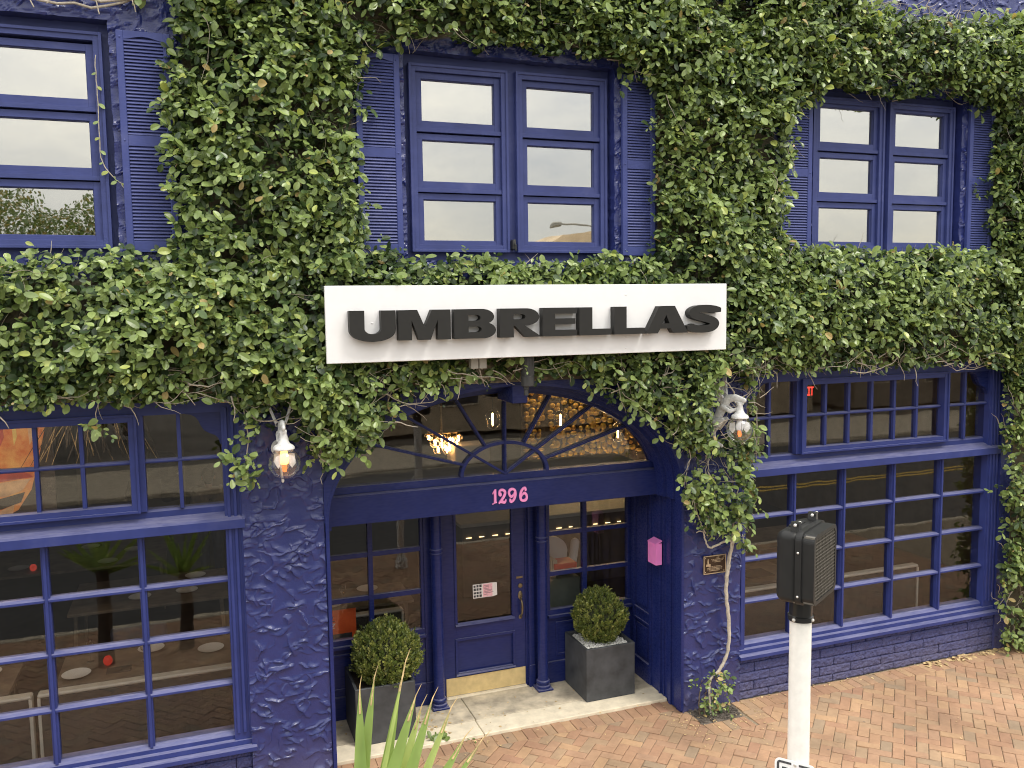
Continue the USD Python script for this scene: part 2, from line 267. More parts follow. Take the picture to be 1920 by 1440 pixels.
# ------------------------------------------------------------------ stucco relief: trowel strokes, each a smooth pass with a raised lip
ST = 0.005; SN = 800
def stroke_field(n, lo, hi, seed):
    r = np.random.default_rng(seed); H = np.zeros((SN, SN))
    for _ in range(n):
        cx, cz = r.integers(0, SN, 2); ang = r.normal(0, 0.75); L_ = r.uniform(lo, hi); curv = r.normal(0, 3.2); w = r.uniform(0.004, 0.010); A = r.uniform(0.2, 1.25)
        R = int((L_/2+0.05)/ST)+2; g = np.arange(-R, R+1)*ST; X, Z = np.meshgrid(g, g, indexing='ij')
        a = X*math.cos(ang)+Z*math.sin(ang); b = -X*math.sin(ang)+Z*math.cos(ang) - curv*a*a + 0.004*np.sin(a*60+r.uniform(0, 6))
        env = np.clip(1-np.abs(a)/(L_/2), 0, 1)**0.6
        h = A*env*np.where(b < 0, np.exp(-(b/w)**2), np.exp(-(b/(w*3.2))**2)*0.85+0.15*np.exp(-(b/(w*7))**2))
        ii = (np.arange(-R, R+1)+cx) % SN; jj = (np.arange(-R, R+1)+cz) % SN
        sub = H[np.ix_(ii, jj)]; H[np.ix_(ii, jj)] = np.maximum(sub, h*0.9+sub*0.25)
    return H
HF = stroke_field(2800, 0.05, 0.24, 3)
def relief(x, z):
    i = np.floor(np.asarray(x)/ST).astype(int) % SN; j = np.floor(np.asarray(z)/ST).astype(int) % SN
    return HF[i, j]
def axis(a, b, step, cuts):
    cs = sorted({a, b, *[c for c in cuts if a < c < b]}); out = [a]
    for p, q in zip(cs, cs[1:]): out += list(np.linspace(p, q, max(1, int(round((q-p)/step)))+1)[1:])
    return np.array(out)
def stucco(name, parent, x0, x1, z0, z1, y, y1, step, amp, holes=(), paint=None, label=None):
    xs = axis(x0, x1, step, [c for h in holes for c in h[:2]]); zs = axis(z0, z1, step, [c for h in holes for c in h[2:]])
    X, Z = np.meshgrid(xs, zs, indexing='ij')
    P = np.stack([X, Z, 0*X], -1)
    h = relief(X, Z)+0.35*meshkit.fbm(P*9, 3, 5)+0.5*meshkit.fbm(P*1.3, 2, 9)
    Y = y-amp*(h-0.3)
    # ragged edges of the openings
    jx = 0.010*(meshkit.noise(P*22, 3)-0.5); jz = 0.010*(meshkit.noise(P*22, 8)-0.5)
    for k in (0, -1): jx[k] = 0; jz[:, k] = 0
    V = np.stack([X+jx, Y, Z+jz], -1).reshape(-1, 3)
    nx, nz = len(xs), len(zs); idx = np.arange(nx*nz).reshape(nx, nz)
    xc = (xs[1:]+xs[:-1])/2; zc = (zs[1:]+zs[:-1])/2; keep = np.ones((nx-1, nz-1), bool)
    for a, b, c, d in holes: keep &= ~((xc[:, None] > a) & (xc[:, None] < b) & (zc[None] > c) & (zc[None] < d))
    q = np.stack([idx[:-1, :-1], idx[1:, :-1], idx[1:, 1:], idx[:-1, 1:]], -1)[keep]
    F = np.vstack([q[:, [0, 1, 2]], q[:, [0, 2, 3]]])
    e = np.vstack([q[:, [0, 1]], q[:, [1, 2]], q[:, [2, 3]], q[:, [3, 0]]]); key = np.sort(e, 1); _, inv, cnt = np.unique(key, axis=0, return_inverse=True, return_counts=True)
    be = e[cnt[inv.ravel()] == 1]
    back = V.copy(); back[:, 1] = y1; n = len(V)
    ub = np.unique(be); remap = np.full(n, -1); remap[ub] = np.arange(len(ub))+n
    F2 = np.vstack([np.stack([be[:, 1], be[:, 0], remap[be[:, 0]]], 1), np.stack([be[:, 1], remap[be[:, 0]], remap[be[:, 1]]], 1)])
    V = np.vstack([V, back[ub]]); F = np.vstack([F, F2])
    pt = np.ones(len(V)) if paint is None else paint(V[:, 0], V[:, 2])
    o = obj(name, (V, F), 'stucco', parent, smooth=50 if False else False, attr={'paint': pt})
    if label: tag(o, label)
    return o

B = thing('restaurant_building', 'blue painted restaurant front with shuttered upper windows and an arched doorway, ivy over it', 'building')
CX = 2.765                                            # middle of the doorway
# --- upper wall with three window openings
def upaint(x, z):
    w = 0.05*(meshkit.fbm(np.stack([x*3, z*3, 0*x], -1), 3, 21)-0.5)
    m = np.full_like(x, -9.0)
    for a, b, e in ((-3.6, 0.02, .36), (1.31, 4.20, 0), (5.55, 8.50, 0)):
        top = 6.36+e+0.16*np.clip(1-((x-(a+b)/2)/((b-a)/2))**2, 0, 1)
        m = np.maximum(m, np.minimum(np.minimum(x+w-a, b-x-w), np.minimum(z+w-4.44, top-z-w)))
    return 0.5+np.maximum(m, z+w-7.08)*8
UW = [(-2.50, -0.505, 4.60, 6.385), (1.765, 3.755, 4.60, 6.365), (6.01, 8.02, 4.62, 6.37)]
stucco('upper_wall', B, -3.6, 11.0, 3.50, 8.3, -0.05, 0.25, 0.016, 0.022, UW, upaint)
stucco('pillar', B, 0.31, 0.98, 0.0, 3.50, -0.002, 0.25, 0.0055, 0.024)
stucco('pillar', B, 4.54, 5.232, 0.0, 3.50, -0.002, 0.25, 0.0055, 0.024)
stucco('pillar', B, 8.842, 9.02, 0.0, 3.50, -0.002, 0.25, 0.012, 0.012)
stucco('end_wall', B, 9.021, 11.0, 0.0, 3.50, -0.004, 0.25, 0.03, 0.015, paint=lambda x, z: np.zeros_like(x))
# --- carcass behind: room box of two floors (only what the windows can show)
m = MB().box(-6, 11, 9.0, 9.1, 0, 3.4); obj('interior_wall', m, 'wall_brown', B)
m = MB().box(-6.1, -6, 0.3, 9.1, 0, 3.4).box(11, 11.1, 0.3, 9.1, 0, 3.4); obj('interior_wall', m, 'wall_tan', B)
obj('interior_floor', MB().box(-6, 11, 1.16, 9.0, -0.05, 0.02).box(-6, 0.97, 0.25, 1.16, -0.05, 0.02).box(4.56, 11, 0.25, 1.16, -0.05, 0.02), 'floor_dark', B)
obj('interior_ceiling', MB().box(-6, 11, 0.24, 9.1, 3.50, 3.62), 'ceiling_dark', B)
obj('upper_room', MB().box(-6, 11, 3.0, 3.1, 3.62, 8.3).box(-6, 11, 0.2, 3.1, 8.25, 8.3), 'ceiling_dark', B)
obj('side_wall', MB().box(-6.1, -3.6, -0.05, 0.2, 0, 8.3), 'blue_gloss', B)

# --- upper windows
def frame_rect(m, x0, x1, z0, z1, w, y0, y1, wb=None):
    wb = w if wb is None else wb
    m.box(x0, x0+w, y0, y1, z0, z1); m.box(x1-w, x1, y0, y1, z0, z1)
    m.box(x0+w, x1-w, y0+0.002, y1, z1-w, z1); m.box(x0+w, x1-w, y0+0.002, y1, z0, z0+wb)
def up_window(sashes, z0, z1, x0, x1, label, catch=False):
    m = MB(); m.box(x0-0.07, x1+0.07, 0.075, 0.14, z0-0.1, z0+0.02); m.box(x0-0.07, x1+0.07, 0.075, 0.14, z1-0.02, z1+0.12)
    m.box(x0-0.07, x0+0.02, 0.072, 0.14, z0-0.1, z1+0.12); m.box(x1-0.02, x1+0.07, 0.072, 0.14, z0-0.1, z1+0.12)
    for (a, b), (c, d) in zip(sashes, sashes[1:]): m.box(b-0.02, c+0.02, 0.045, 0.14, z0, z1)
    w = obj('window', m, 'blue_upper', B); tag(w, label)
    for a, b in sashes:
        f = MB(); frame_rect(f, a, b, z0, z1, 0.058, 0.0, 0.12); frame_rect(f, a-0.004, b+0.004, z0-0.004, z1+0.004, 0.022, -0.012, 0.05)
        obj('casement_frame', f, 'blue_upper', w)
        H = z1-z0; zz = [z0+0.10+H*0.0, z0+0.612, z0+1.128]
        for zb in zz:
            g = MB(); frame_rect(g, a+0.060, b-0.060, zb-0.062, zb+0.405, 0.052, 0.03, 0.10, 0.058); frame_rect(g, a+0.106, b-0.106, zb-0.012, zb+0.358, 0.012, 0.044, 0.09)
            obj('sash', g, 'blue_upper', w)
            obj('pane', MB().box(a+0.112, b-0.112, 0.064, 0.068, zb-0.006, zb+0.352), 'pane_mirror', w)
        for zb in zz[1:]: obj('rail', MB().box(a+0.055, b-0.055, 0.012, 0.11, zb-0.098, zb-0.064), 'blue_upper', w)
    if catch:
        c = MB().box(2.745, 2.775, -0.035, 0.05, 4.70, 4.79, 0.006).tube([(2.76, -0.03, 4.76), (2.76, -0.06, 4.74), (2.765, -0.05, 4.69)], 0.008)
        obj('catch', c, 'dark_metal', w)
up_window([(-2.44, -1.54), (-1.46, -0.562)], 4.685, 6.30, -2.44, -0.56, 'upper window cut by the left edge of the photo')
up_window([(1.825, 2.72), (2.805, 3.70)], 4.68, 6.275, 1.825, 3.70, 'upper window above the white name sign', True)
up_window([(6.067, 6.99), (7.06, 7.965)], 4.72, 6.29, 6.067, 7.965, 'upper window at the right, farthest away')
def shutter(x0, x1, label):
    z0, z1 = 4.650, 6.31; w = 0.052; y0, y1 = -0.10, -0.058
    arch = Polygon([(x0+w, z1), (x0+w, z1-0.065)]+[(x0+w+(x1-x0-2*w)*t, z1-0.065+0.026*math.sin(PI*t)**1.5) for t in np.linspace(0.05, 0.95, 13)]+[(x1-w, z1-0.065), (x1-w, z1)])
    m = MB().box(x0, x0+w, y0, y1, z0, z1, 0.004).box(x1-w, x1, y0, y1, z0, z1, 0.004).prism(arch, y0+0.003, y1).box(x0+w, x1-w, y0+0.003, y1, 5.455, 5.535).box(x0+w, x1-w, y0+0.003, y1, z0, z0+0.085)
    m.box(x0+0.01, x1-0.01, y1, y1+0.006, z0+0.01, z1-0.01)
    for sx in (x0+0.026, x1-0.026):
        for sz in (z0+0.05, 5.495, z1-0.05): m.lathe([(0.0, 0.008), (0.007, 0.006), (0.009, 0.0)], n=8) if False else m.tm(trimesh.creation.icosphere(1, 0.008), np.array([[1,0,0,sx],[0,.6,0,y0],[0,0,1,sz],[0,0,0,1.]]))
    s = obj('shutter', m, 'blue_shutter', B); tag(s, label)
    for a, b in ((z0+0.087, 5.453), (5.537, z1-0.052)):
        n = int(round((b-a)/0.0262)); p = (b-a)/n
        for k in range(n):
            z = a+k*p; t = MB()
            v = [(x, y, zz) for x in (x0+w, x1-w) for y, zz in ((y0+0.003, z), (y0+0.003, z+0.006), (y0+0.017, z+p*1.0), (y0+0.017, z+p*0.76))]
            t.raw(v, [(0,4,5),(0,5,1),(1,5,6),(1,6,2),(3,2,6),(3,6,7),(0,3,7),(0,7,4)]); obj('slat', t, 'blue_shutter', s)
shutter(-0.452, -0.07, 'louvred shutter right of the window cut by the left edge')
shutter(1.345, 1.722, 'louvred shutter left of the middle window')
shutter(3.822, 4.170, 'louvred shutter right of the middle window')
shutter(5.600, 5.982, 'louvred shutter left of the right window, half under leaves')
shutter(8.098, 8.462, 'louvred shutter right of the right window, outermost')

# --- shop windows: same bay twice
def xbar(m, prof, x0, x1):
    v = [(x, y, z) for x in (x0, x1) for y, z in prof]; n = len(prof); f = []
    for k in range(n): f += [(k, (k+1) % n, n+(k+1) % n), (k, n+(k+1) % n, n+k)]
    f += [(0, k+1, k) for k in range(1, n-1)]+[(n, n+k, n+k+1) for k in range(1, n-1)]
    return m.raw(v, f)
def bay(o, label):
    X0, X1 = 5.233+o, 8.841+o; GL, GR = 5.312+o, 8.680+o
    m = MB()
    m.box(X0, GL+0.004, 0.03, 0.22, 0.47, 3.50); m.box(GR-0.004, X1, 0.03, 0.22, 0.47, 3.50)
    for k in range(3): m.box(GR+0.018+k*0.05, GR+0.044+k*0.05, 0.012, 0.05, 0.60, 3.40, 0.004)
    m.box(X0+0.02, X0+0.05, 0.012, 0.05, 0.6, 3.40, 0.004)
    m.box(GL, GR, 0.034, 0.22, 3.36, 3.50); m.box(X0, X1, 0.0, 0.22, 3.455, 3.505); m.box(X0, X1, 0.015, 0.1, 3.425, 3.455)
    w = obj('shop_window', m, 'blue_wood', B); tag(w, label)
    s = MB(); xbar(s, [(-0.045, 0.448), (-0.045, 0.484), (0.0, 0.492), (0.2, 0.50), (0.2, 0.448)], X0-0.01, X1+0.01); xbar(s, [(0.012, 0.494), (0.012, 0.535), (0.2, 0.545), (0.2, 0.49)], X0+0.01, X1-0.01)
    xbar(s, [(0.055, 0.53), (0.055, 0.572), (0.085, 0.596), (0.2, 0.60), (0.2, 0.53)], X0+0.03, X1-0.03)
    obj('sill', s, 'blue_wood', w)
    s = MB(); xbar(s, [(-0.022, 2.385), (-0.022, 2.458), (0.0, 2.475), (0.095, 2.512), (0.095, 2.56), (0.115, 2.578), (0.2, 2.578), (0.2, 2.37), (0.03, 2.37), (0.0, 2.385)], X0+0.012, X1-0.012); obj('ledge', s, 'blue_wood', w)
    # corner brackets with an ogee edge
    for xa, sg in ((GR, -1), (GL, 1)):
        c = [(0, 3.37), (-0.30, 3.37), (-0.275, 3.352), (-0.235, 3.345), (-0.20, 3.325), (-0.175, 3.29), (-0.160, 3.25), (-0.135, 3.21), (-0.095, 3.185), (-0.05, 3.165), (-0.025, 3.135), (-0.015, 3.09), (0, 3.09)]
        obj('bracket', MB().prism(Polygon([(xa-sg*dx, z) for dx, z in c]).buffer(0), 0.062, 0.15), 'blue_gloss', w)
    vb = [5.960, 6.622, 7.318, 8.020]; hb = [1.026, 1.480, 1.930]
    for x in vb: b = MB().box(x+o-0.026, x+o+0.026, 0.075, 0.16, 0.585, 2.385).box(x+o-0.011, x+o+0.011, 0.055, 0.10, 0.585, 2.385); obj('muntin', b, 'blue_wood', w)
    for z in hb:
        b = MB(); xbar(b, [(0.062, z-0.012), (0.062, z+0.006), (0.085, z+0.022), (0.15, z+0.022), (0.15, z-0.022), (0.085, z-0.022)], GL, GR); obj('muntin', b, 'blue_wood', w)
    xs = [GL]+[x+o for x in vb]+[GR]; zs = [0.59]+hb+[2.385]
    for a, b in zip(xs, xs[1:]):
        for c, d in zip(zs, zs[1:]): obj('pane', MB().box(a+0.005, b-0.005, 0.115, 0.119, c+0.004, d-0.004), 'pane_clear', w)
    # transom lights: two, six in a hinged sash, two
    for a, b in ((5.955, 6.012), (8.028, 8.085)): obj('mullion', MB().box(a+o, b+o, 0.05, 0.18, 2.575, 3.37), 'blue_wood', w)
    s = MB(); frame_rect(s, 6.006+o, 8.032+o, 2.582, 3.372, 0.058, 0.02, 0.13); frame_rect(s, 6.000+o, 8.038+o, 2.576, 3.378, 0.02, 0.008, 0.06); obj('transom_sash', s, 'blue_wood', w)
    for x, zb, zt in [(5.632, 2.575, 3.37), (8.348, 2.575, 3.37)]+[(x, 2.64, 3.32) for x in (6.358, 6.670, 6.987, 7.306, 7.628)]:
        obj('muntin', MB().box(x+o-0.015, x+o+0.015, 0.075, 0.14, zb, zt), 'blue_wood', w)
    for a, b in ((GL, 5.955+o), (6.064+o, 7.974+o), (8.085+o, GR)):
        h = MB(); xbar(h, [(0.068, 2.972), (0.068, 2.982), (0.085, 2.995), (0.14, 2.995), (0.14, 2.963), (0.085, 2.963)], a, b); obj('muntin', h, 'blue_wood', w)
    for xs in ([GL-o, 5.632, 5.955], [6.064, 6.358, 6.670, 6.987, 7.306, 7.628, 7.974], [8.085, 8.348, GR-o]):
        for a, b in zip(xs, xs[1:]):
            for c, d in ((2.58, 2.98), (2.98, 3.36)): obj('pane', MB().box(a+o+0.004, b+o-0.004, 0.105, 0.109, c+0.003, d-0.003), 'pane_clear', w)
bay(0, 'shop window of the right bay behind the grey pole'); bay(-8.50, 'shop window of the left bay with the painted face inside')
# brick plinths
def plinth(x0, x1, seed):
    r = np.random.default_rng(seed); base = obj('brick_plinth', MB().box(x0, x1, 0.035, 0.24, 0, 0.45), 'blue_gloss', B)
    for c in range(5):
        z0 = -0.022+c*0.1015+0.004; z1 = min(z0+0.0935, 0.446); x = x0-(0.21 if c % 2 else 0.02)-r.uniform(0, 0.03)
        while x < x1-0.03:
            a, b = max(x+0.004, x0), min(x+0.424, x1); x += 0.428
            if b-a < 0.03: continue
            nx = max(2, int((b-a)/0.016)); gx = np.linspace(a, b, nx+1); gz_ = np.linspace(max(z0, 0), z1, 7); X, Z = np.meshgrid(gx, gz_, indexing='ij')
            y = 0.012+r.uniform(-0.004, 0.004)+0.026*(meshkit.fbm(np.stack([X*40, Z*40, 0*X+c], -1), 3, seed)-0.5); y[[0, -1]] += 0.007; y[:, [0, -1]] += 0.007
            V = np.stack([X, y, Z], -1).reshape(-1, 3); idx = np.arange(len(V)).reshape(X.shape); q = np.stack([idx[:-1, :-1], idx[1:, :-1], idx[1:, 1:], idx[:-1, 1:]], -1).reshape(-1, 4)
            mb = MB().raw(V, np.vstack([q[:, [0, 1, 2]], q[:, [0, 2, 3]]]))
            ring = list(idx[:, 0])+list(idx[-1, 1:])+list(idx[-2::-1, -1])+list(idx[0, -2:0:-1]); Vb = V[ring].copy(); Vb[:, 1] = 0.04; n = len(ring); allv = np.vstack([V[ring], Vb])
            mb.raw(allv, [t for k in range(n) for t in ((k, n+k, n+(k+1) % n), (k, n+(k+1) % n, (k+1) % n))])
            obj('brick', mb, 'blue_brick', base, attr={'tone': np.full(len(V)+2*n, r.uniform(0, 1))})
plinth(5.234, 8.840, 4); plinth(-2.6, 0.308, 8)

# ------------------------------------------------------------------ doorway: arch, beam, fanlight, recess
def ell(a, b, zc=2.35, n=48, t0=0, t1=PI, cx=CX): return [(cx+a*math.cos(t), zc+b*math.sin(t)) for t in np.linspace(t0, t1, n)]
xL, xR = 0.982, 4.538
outer = Polygon(ell(1.776, 1.14)+[(xL, 2.0), (xR, 2.0)])
spand = sbox(xL, 2.33, xR, 3.498).difference(outer.buffer(0.0))
ms = MB().prism(spand.buffer(-0.001), -0.006, 0.40); obj('arch_wall', ms, 'blue_gloss', B)
m = MB()
for a, b, y0, y1, w in ((1.776, 1.14, -0.03, 0.10, 0.030), (1.757, 1.115, 0.10, 0.24, 0.03), (1.738, 1.09, 0.24, 0.40, 0.05)):
    zb = 0.031 if y0 < 0 else 2.2125
    ring = Polygon(ell(a+0.0, b+0.0)+[(CX-a, zb), (CX+a, zb)]).difference(Polygon(ell(a-w, b-w)+[(CX-a+w, -1), (CX+a-w, -1)]))
    m.prism(ring, y0, y1)
m.prism(Polygon(ell(1.86, 1.215)+[(CX-1.86, 2.35)]).difference(Polygon(ell(1.772, 1.136)+[(CX-1.78, 2.2), (CX+1.78, 2.2)])).intersection(sbox(xL, 2.35, xR, 3.6)), -0.028, 0.02)
obj('arch_moulding', m, 'blue_gloss', B)
obj('keystone', MB().box(2.71, 2.86, -0.05, 0.36, 3.30, 3.47, 0.006), 'blue_gloss', B)
bm = MB().box(xL+0.002, xR-0.002, 0.38, 1.16, 2.212, 2.466, 0.0); xbar(bm, [(0.380, 2.4665), (0.380, 2.478), (0.46, 2.488), (0.46, 2.4665)], xL+0.004, xR-0.004)
bm.box(xL+0.003, xR-0.003, 0.44, 0.56, 2.489, 2.555)
beam = obj('door_beam', bm, 'blue_gloss', B); tag(beam, 'blue beam over the doorway carrying the pink house number')
# fanlight
inn = Polygon(ell(1.69, 1.005)+[(CX-1.69, 2.2), (CX+1.69, 2.2)]); ring = Polygon(ell(1.745, 1.085)+[(CX-1.745, 2.2), (CX+1.745, 2.2)]).difference(inn).intersection(sbox(0, 2.555, 9, 4))
fan = obj('fanlight', MB().prism(ring, 0.40, 0.52), 'blue_gloss', B)
obj('pane', MB().prism(inn.intersection(sbox(0, 2.556, 9, 4)).buffer(-0.001), 0.47, 0.474), 'pane_clear', fan)
def bar(p, q, w=0.013, y0=0.43, y1=0.50):
    p, q = np.array(p), np.array(q); d = (q-p)/np.linalg.norm(q-p); n = np.array([-d[1], d[0]])
    return MB().prism(Polygon([p+n*w, q+n*w, q-n*w, p-n*w]), y0, y1).prism(Polygon([p+n*w*0.45, q+n*w*0.45, q-n*w*0.45, p-n*w*0.45]), y0-0.012, y0)
hub = (2.805, 2.555)
for k, (p, q) in enumerate([((2.375, 2.675), (1.40, 2.965)), (hub, (1.82, 3.18)), ((2.60, 2.85), (2.315, 3.315)), (hub, (2.812, 3.36)), ((3.01, 2.85), (3.31, 3.335)), (hub, (3.79, 3.205)), ((3.235, 2.675), (4.24, 2.975))]):
    obj('spoke', bar(p, q, y0=0.43+0.0015*k), 'blue_gloss', fan)
arc = Polygon(ell(0.462, 0.325, 2.556, 32, 0, PI, hub[0])).difference(Polygon(ell(0.430, 0.293, 2.556, 32, 0, PI, hub[0])+[]))
obj('inner_arch', MB().prism(arc, 0.4285, 0.505), 'blue_gloss', fan)
# side linings of the recess
def lining(x, sg, label):
    """sg=+1: wall at x facing -x (right side)"""
    m = MB(); X = lambda a, b: sorted((x+sg*a, x+sg*b))
    def bx(a, b, y0, y1, z0, z1): p = X(a, b); m.box(p[0], p[1], y0, y1, z0, z1)
    bx(0.0, 0.05, 0.01, 1.17, 0.0, 2.212)
    for y0, y1, d in ((0.002, 0.09, 0.012), (0.19, 0.235, 0.022), (0.33, 0.345, 0.016), (0.40, 0.43, 0.026), (0.61, 0.65, 0.02), (0.98, 1.02, 0.02)): bx(-d, 0.002, y0, y1, 0.0, 2.211)
    for z0, z1, d in ((0.0, 0.22, 0.024), (0.225, 0.25, 0.03), (0.68, 0.70, 0.022), (0.80, 0.82, 0.022), (0.70, 0.80, 0.008)): bx(-d, 0.002, 0.65, 0.98, z0, z1)
    for z0, z1 in ((0.29, 0.64), (0.87, 2.15)): bx(-0.012, 0.002, 0.70, 0.93, z0, z1)
    return obj('recess_lining', m, 'blue_gloss', B)
lining(xR, 1, ''); lining(xL, -1, '')
# back wall of the recess
YB = 1.10
def side_window(x0, x1, mull, label):
    m = MB(); m.box(x0, x1, YB, YB+0.07, 0.03, 0.78)                    # panel below
    m.box(x0, x1, YB-0.022, YB+0.05, 0.03, 0.25); m.box(x0, x1, YB-0.034, YB, 0.25, 0.272); m.box(x0, x1, YB-0.05, YB+0.06, 0.772, 0.80); m.box(x0, x1, YB-0.012, YB+0.06, 0.80, 0.855)
    for a, b in ((x0+0.07, mull-0.03), (mull+0.03, x1-0.07)) if False else ((x0+0.10, x1-0.10),):
        frame_rect(m, a, b, 0.33, 0.71, 0.022, YB-0.018, YB+0.01)
    m.box(x0, x0+0.035, YB-0.004, YB+0.07, 0.78, 2.213); m.box(x1-0.035, x1, YB-0.004, YB+0.07, 0.78, 2.213)
    w = obj('side_window', m, 'blue_gloss', B); tag(w, label)
    obj('muntin', MB().box(mull-0.024, mull+0.024, YB-0.002, YB+0.06, 0.85, 2.213), 'blue_gloss', w)
    for z in (1.255, 1.705): obj('muntin', MB().box(x0+0.03, x1-0.03, YB+0.004, YB+0.055, z-0.024, z+0.024), 'blue_gloss', w)
    for a, b in ((x0+0.03, mull-0.022), (mull+0.022, x1-0.03)):
        for c, d in ((0.85, 1.235), (1.275, 1.685), (1.725, 2.213)): obj('pane', MB().box(a, b, YB+0.028, YB+0.032, c, d), 'pane_clear', w)
side_window(xL+0.004, 2.13, 1.575, 'small paned window left of the door'); side_window(3.505, xR-0.004, 3.965, 'small paned window right of the door')
m = MB()
for a, b, y0 in ((2.125, 2.20, YB-0.02), (2.20, 2.325, YB+0.01), (2.325, 2.345, YB+0.025), (3.262, 3.285, YB+0.025), (3.285, 3.345, YB-0.02), (3.345, 3.46, YB+0.01), (3.46, 3.51, YB-0.02)): m.box(a, b, y0, YB+0.09, 0.03, 2.213)
for a, b in ((2.125, 2.20), (3.285, 3.345), (3.46, 3.508)): m.box(a-0.004, b+0.004, YB-0.028, YB, 0.03, 0.26); m.box(a-0.002, b+0.002, YB-0.034, YB, 0.26, 0.275)
obj('door_frame', m, 'blue_gloss', B)
for cx in (2.232, 3.402):
    p = [(0.088, 0.03), (0.088, 0.055)] if False else [(0.0, 0.05), (0.080, 0.05), (0.084, 0.062), (0.080, 0.078), (0.066, 0.085), (0.064, 0.10), (0.074, 0.108), (0.077, 0.12), (0.072, 0.132), (0.060, 0.14), (0.057, 0.16), (0.055, 1.66), (0.062, 1.665), (0.064, 1.675), (0.056, 1.682), (0.056, 1.70), (0.066, 1.706), (0.068, 1.718), (0.058, 1.726), (0.0555, 1.74), (0.052, 2.213)]
    obj('column', MB().lathe(p, (cx, 0.985, 0), 28).box(cx-0.088, cx+0.088, 0.897, 1.073, 0.03, 0.052, 0.004), 'blue_gloss', B, smooth=40)
YD = 1.135
m = MB(); dx0, dx1 = 2.347, 3.260
m.box(dx0, 2.478, YD, YD+0.045, 0.05, 2.213); m.box(3.118, dx1, YD, YD+0.045, 0.05, 2.213); m.box(2.478, 3.118, YD+0.001, YD+0.045, 0.05, 0.285); m.box(2.478, 3.118, YD+0.001, YD+0.045, 0.66, 0.825); m.box(2.478, 3.118, YD+0.001, YD+0.045, 2.10, 2.213); m.box(2.478, 3.118, YD+0.022, YD+0.04, 0.28, 0.67)
frame_rect(m, 2.46, 3.136, 0.265, 0.672, 0.026, YD-0.014, YD+0.03); frame_rect(m, 2.462, 3.134, 0.808, 2.12, 0.026, YD-0.012, YD+0.03)
xbar(m, [(YD-0.03, 0.81), (YD-0.03, 0.816), (YD, 0.845), (YD, 0.81)], 2.462, 3.134); xbar(m, [(YD-0.03, 0.267), (YD-0.03, 0.273), (YD, 0.30), (YD, 0.267)], 2.46, 3.136)
door = obj('door', m, 'blue_gloss', B)
obj('pane', MB().box(2.482, 3.114, YD+0.020, YD+0.024, 0.83, 2.105), 'pane_clear', door)
obj('kick_plate', MB().box(2.353, 3.254, YD-0.006, YD-0.001, 0.055, 0.248), 'brass', door)
obj('threshold', MB().box(2.345, 3.262, YD-0.05, YD+0.05, 0.03, 0.05, 0.006), 'concrete_edge', door)
hx = 3.205
h = MB().lathe([(0.0, 0.0), (0.024, 0.002), (0.026, 0.01), (0.02, 0.016), (0, 0.018)], n=16); h.v = [np.stack([v[:, 0]+hx, YD-v[:, 2], v[:, 1]+1.165], 1) for v in h.v]
obj('deadbolt', h, 'old_brass', door)
obj('mail_plate', MB().box(hx-0.045, hx+0.03, YD-0.006, YD, 1.245, 1.268, 0.002), 'old_brass', door)
g = MB().tm(trimesh.creation.icosphere(2, 1.0), np.array([[0.026,0,0,hx],[0,0.012,0,YD],[0,0,0.05,1.055],[0,0,0,1.]])).tm(trimesh.creation.icosphere(2, 1.0), np.array([[0.022,0,0,hx],[0,0.010,0,YD],[0,0,0.026,0.815],[0,0,0,1.]]))
g.tube([(hx, YD-0.012, 1.02), (hx, YD-0.05, 1.0), (hx, YD-0.062, 0.94), (hx, YD-0.052, 0.87), (hx, YD-0.012, 0.82)], [0.010, 0.011, 0.013, 0.011, 0.009], 8)
g.tube([(hx, YD-0.008, 1.05), (hx, YD-0.045, 1.055), (hx, YD-0.052, 1.045)], [0.006, 0.008, 0.005], 6)
obj('handle', g, 'old_brass', door, smooth=60)

# ------------------------------------------------------------------ white name sign
S = thing('name_sign', 'long white panel with raised black capital letters over the doorway', 'sign')
SX0, SX1, SZ0, SZ1, SY = 0.987, 4.733, 3.752, 4.373, -0.45
obj('panel', MB().box(SX0, SX1, SY, SY+0.035, SZ0, SZ1, 0.004), 'white_sign', S)
for x, zs in ((3.665, (4.28, 4.175, 4.05, 3.895, 3.80)), (1.36, (4.07,))):
    for z in zs: obj('rivet', MB().tm(trimesh.creation.icosphere(1, 0.007), np.array([[1.6,0,0,x],[0,.5,0,SY],[0,0,1,z],[0,0,0,1.]])), 'white_sign', S)
for x in (1.35, 2.76, 4.35): obj('bracket', MB().box(x-0.02, x+0.02, SY+0.035, -0.03, 4.02, 4.06).box(x-0.03, x+0.03, SY+0.035, SY+0.045, 3.85, 4.25), 'dark_metal', S)
LZ0, LZ1 = 3.926, 4.172; LH = LZ1-LZ0
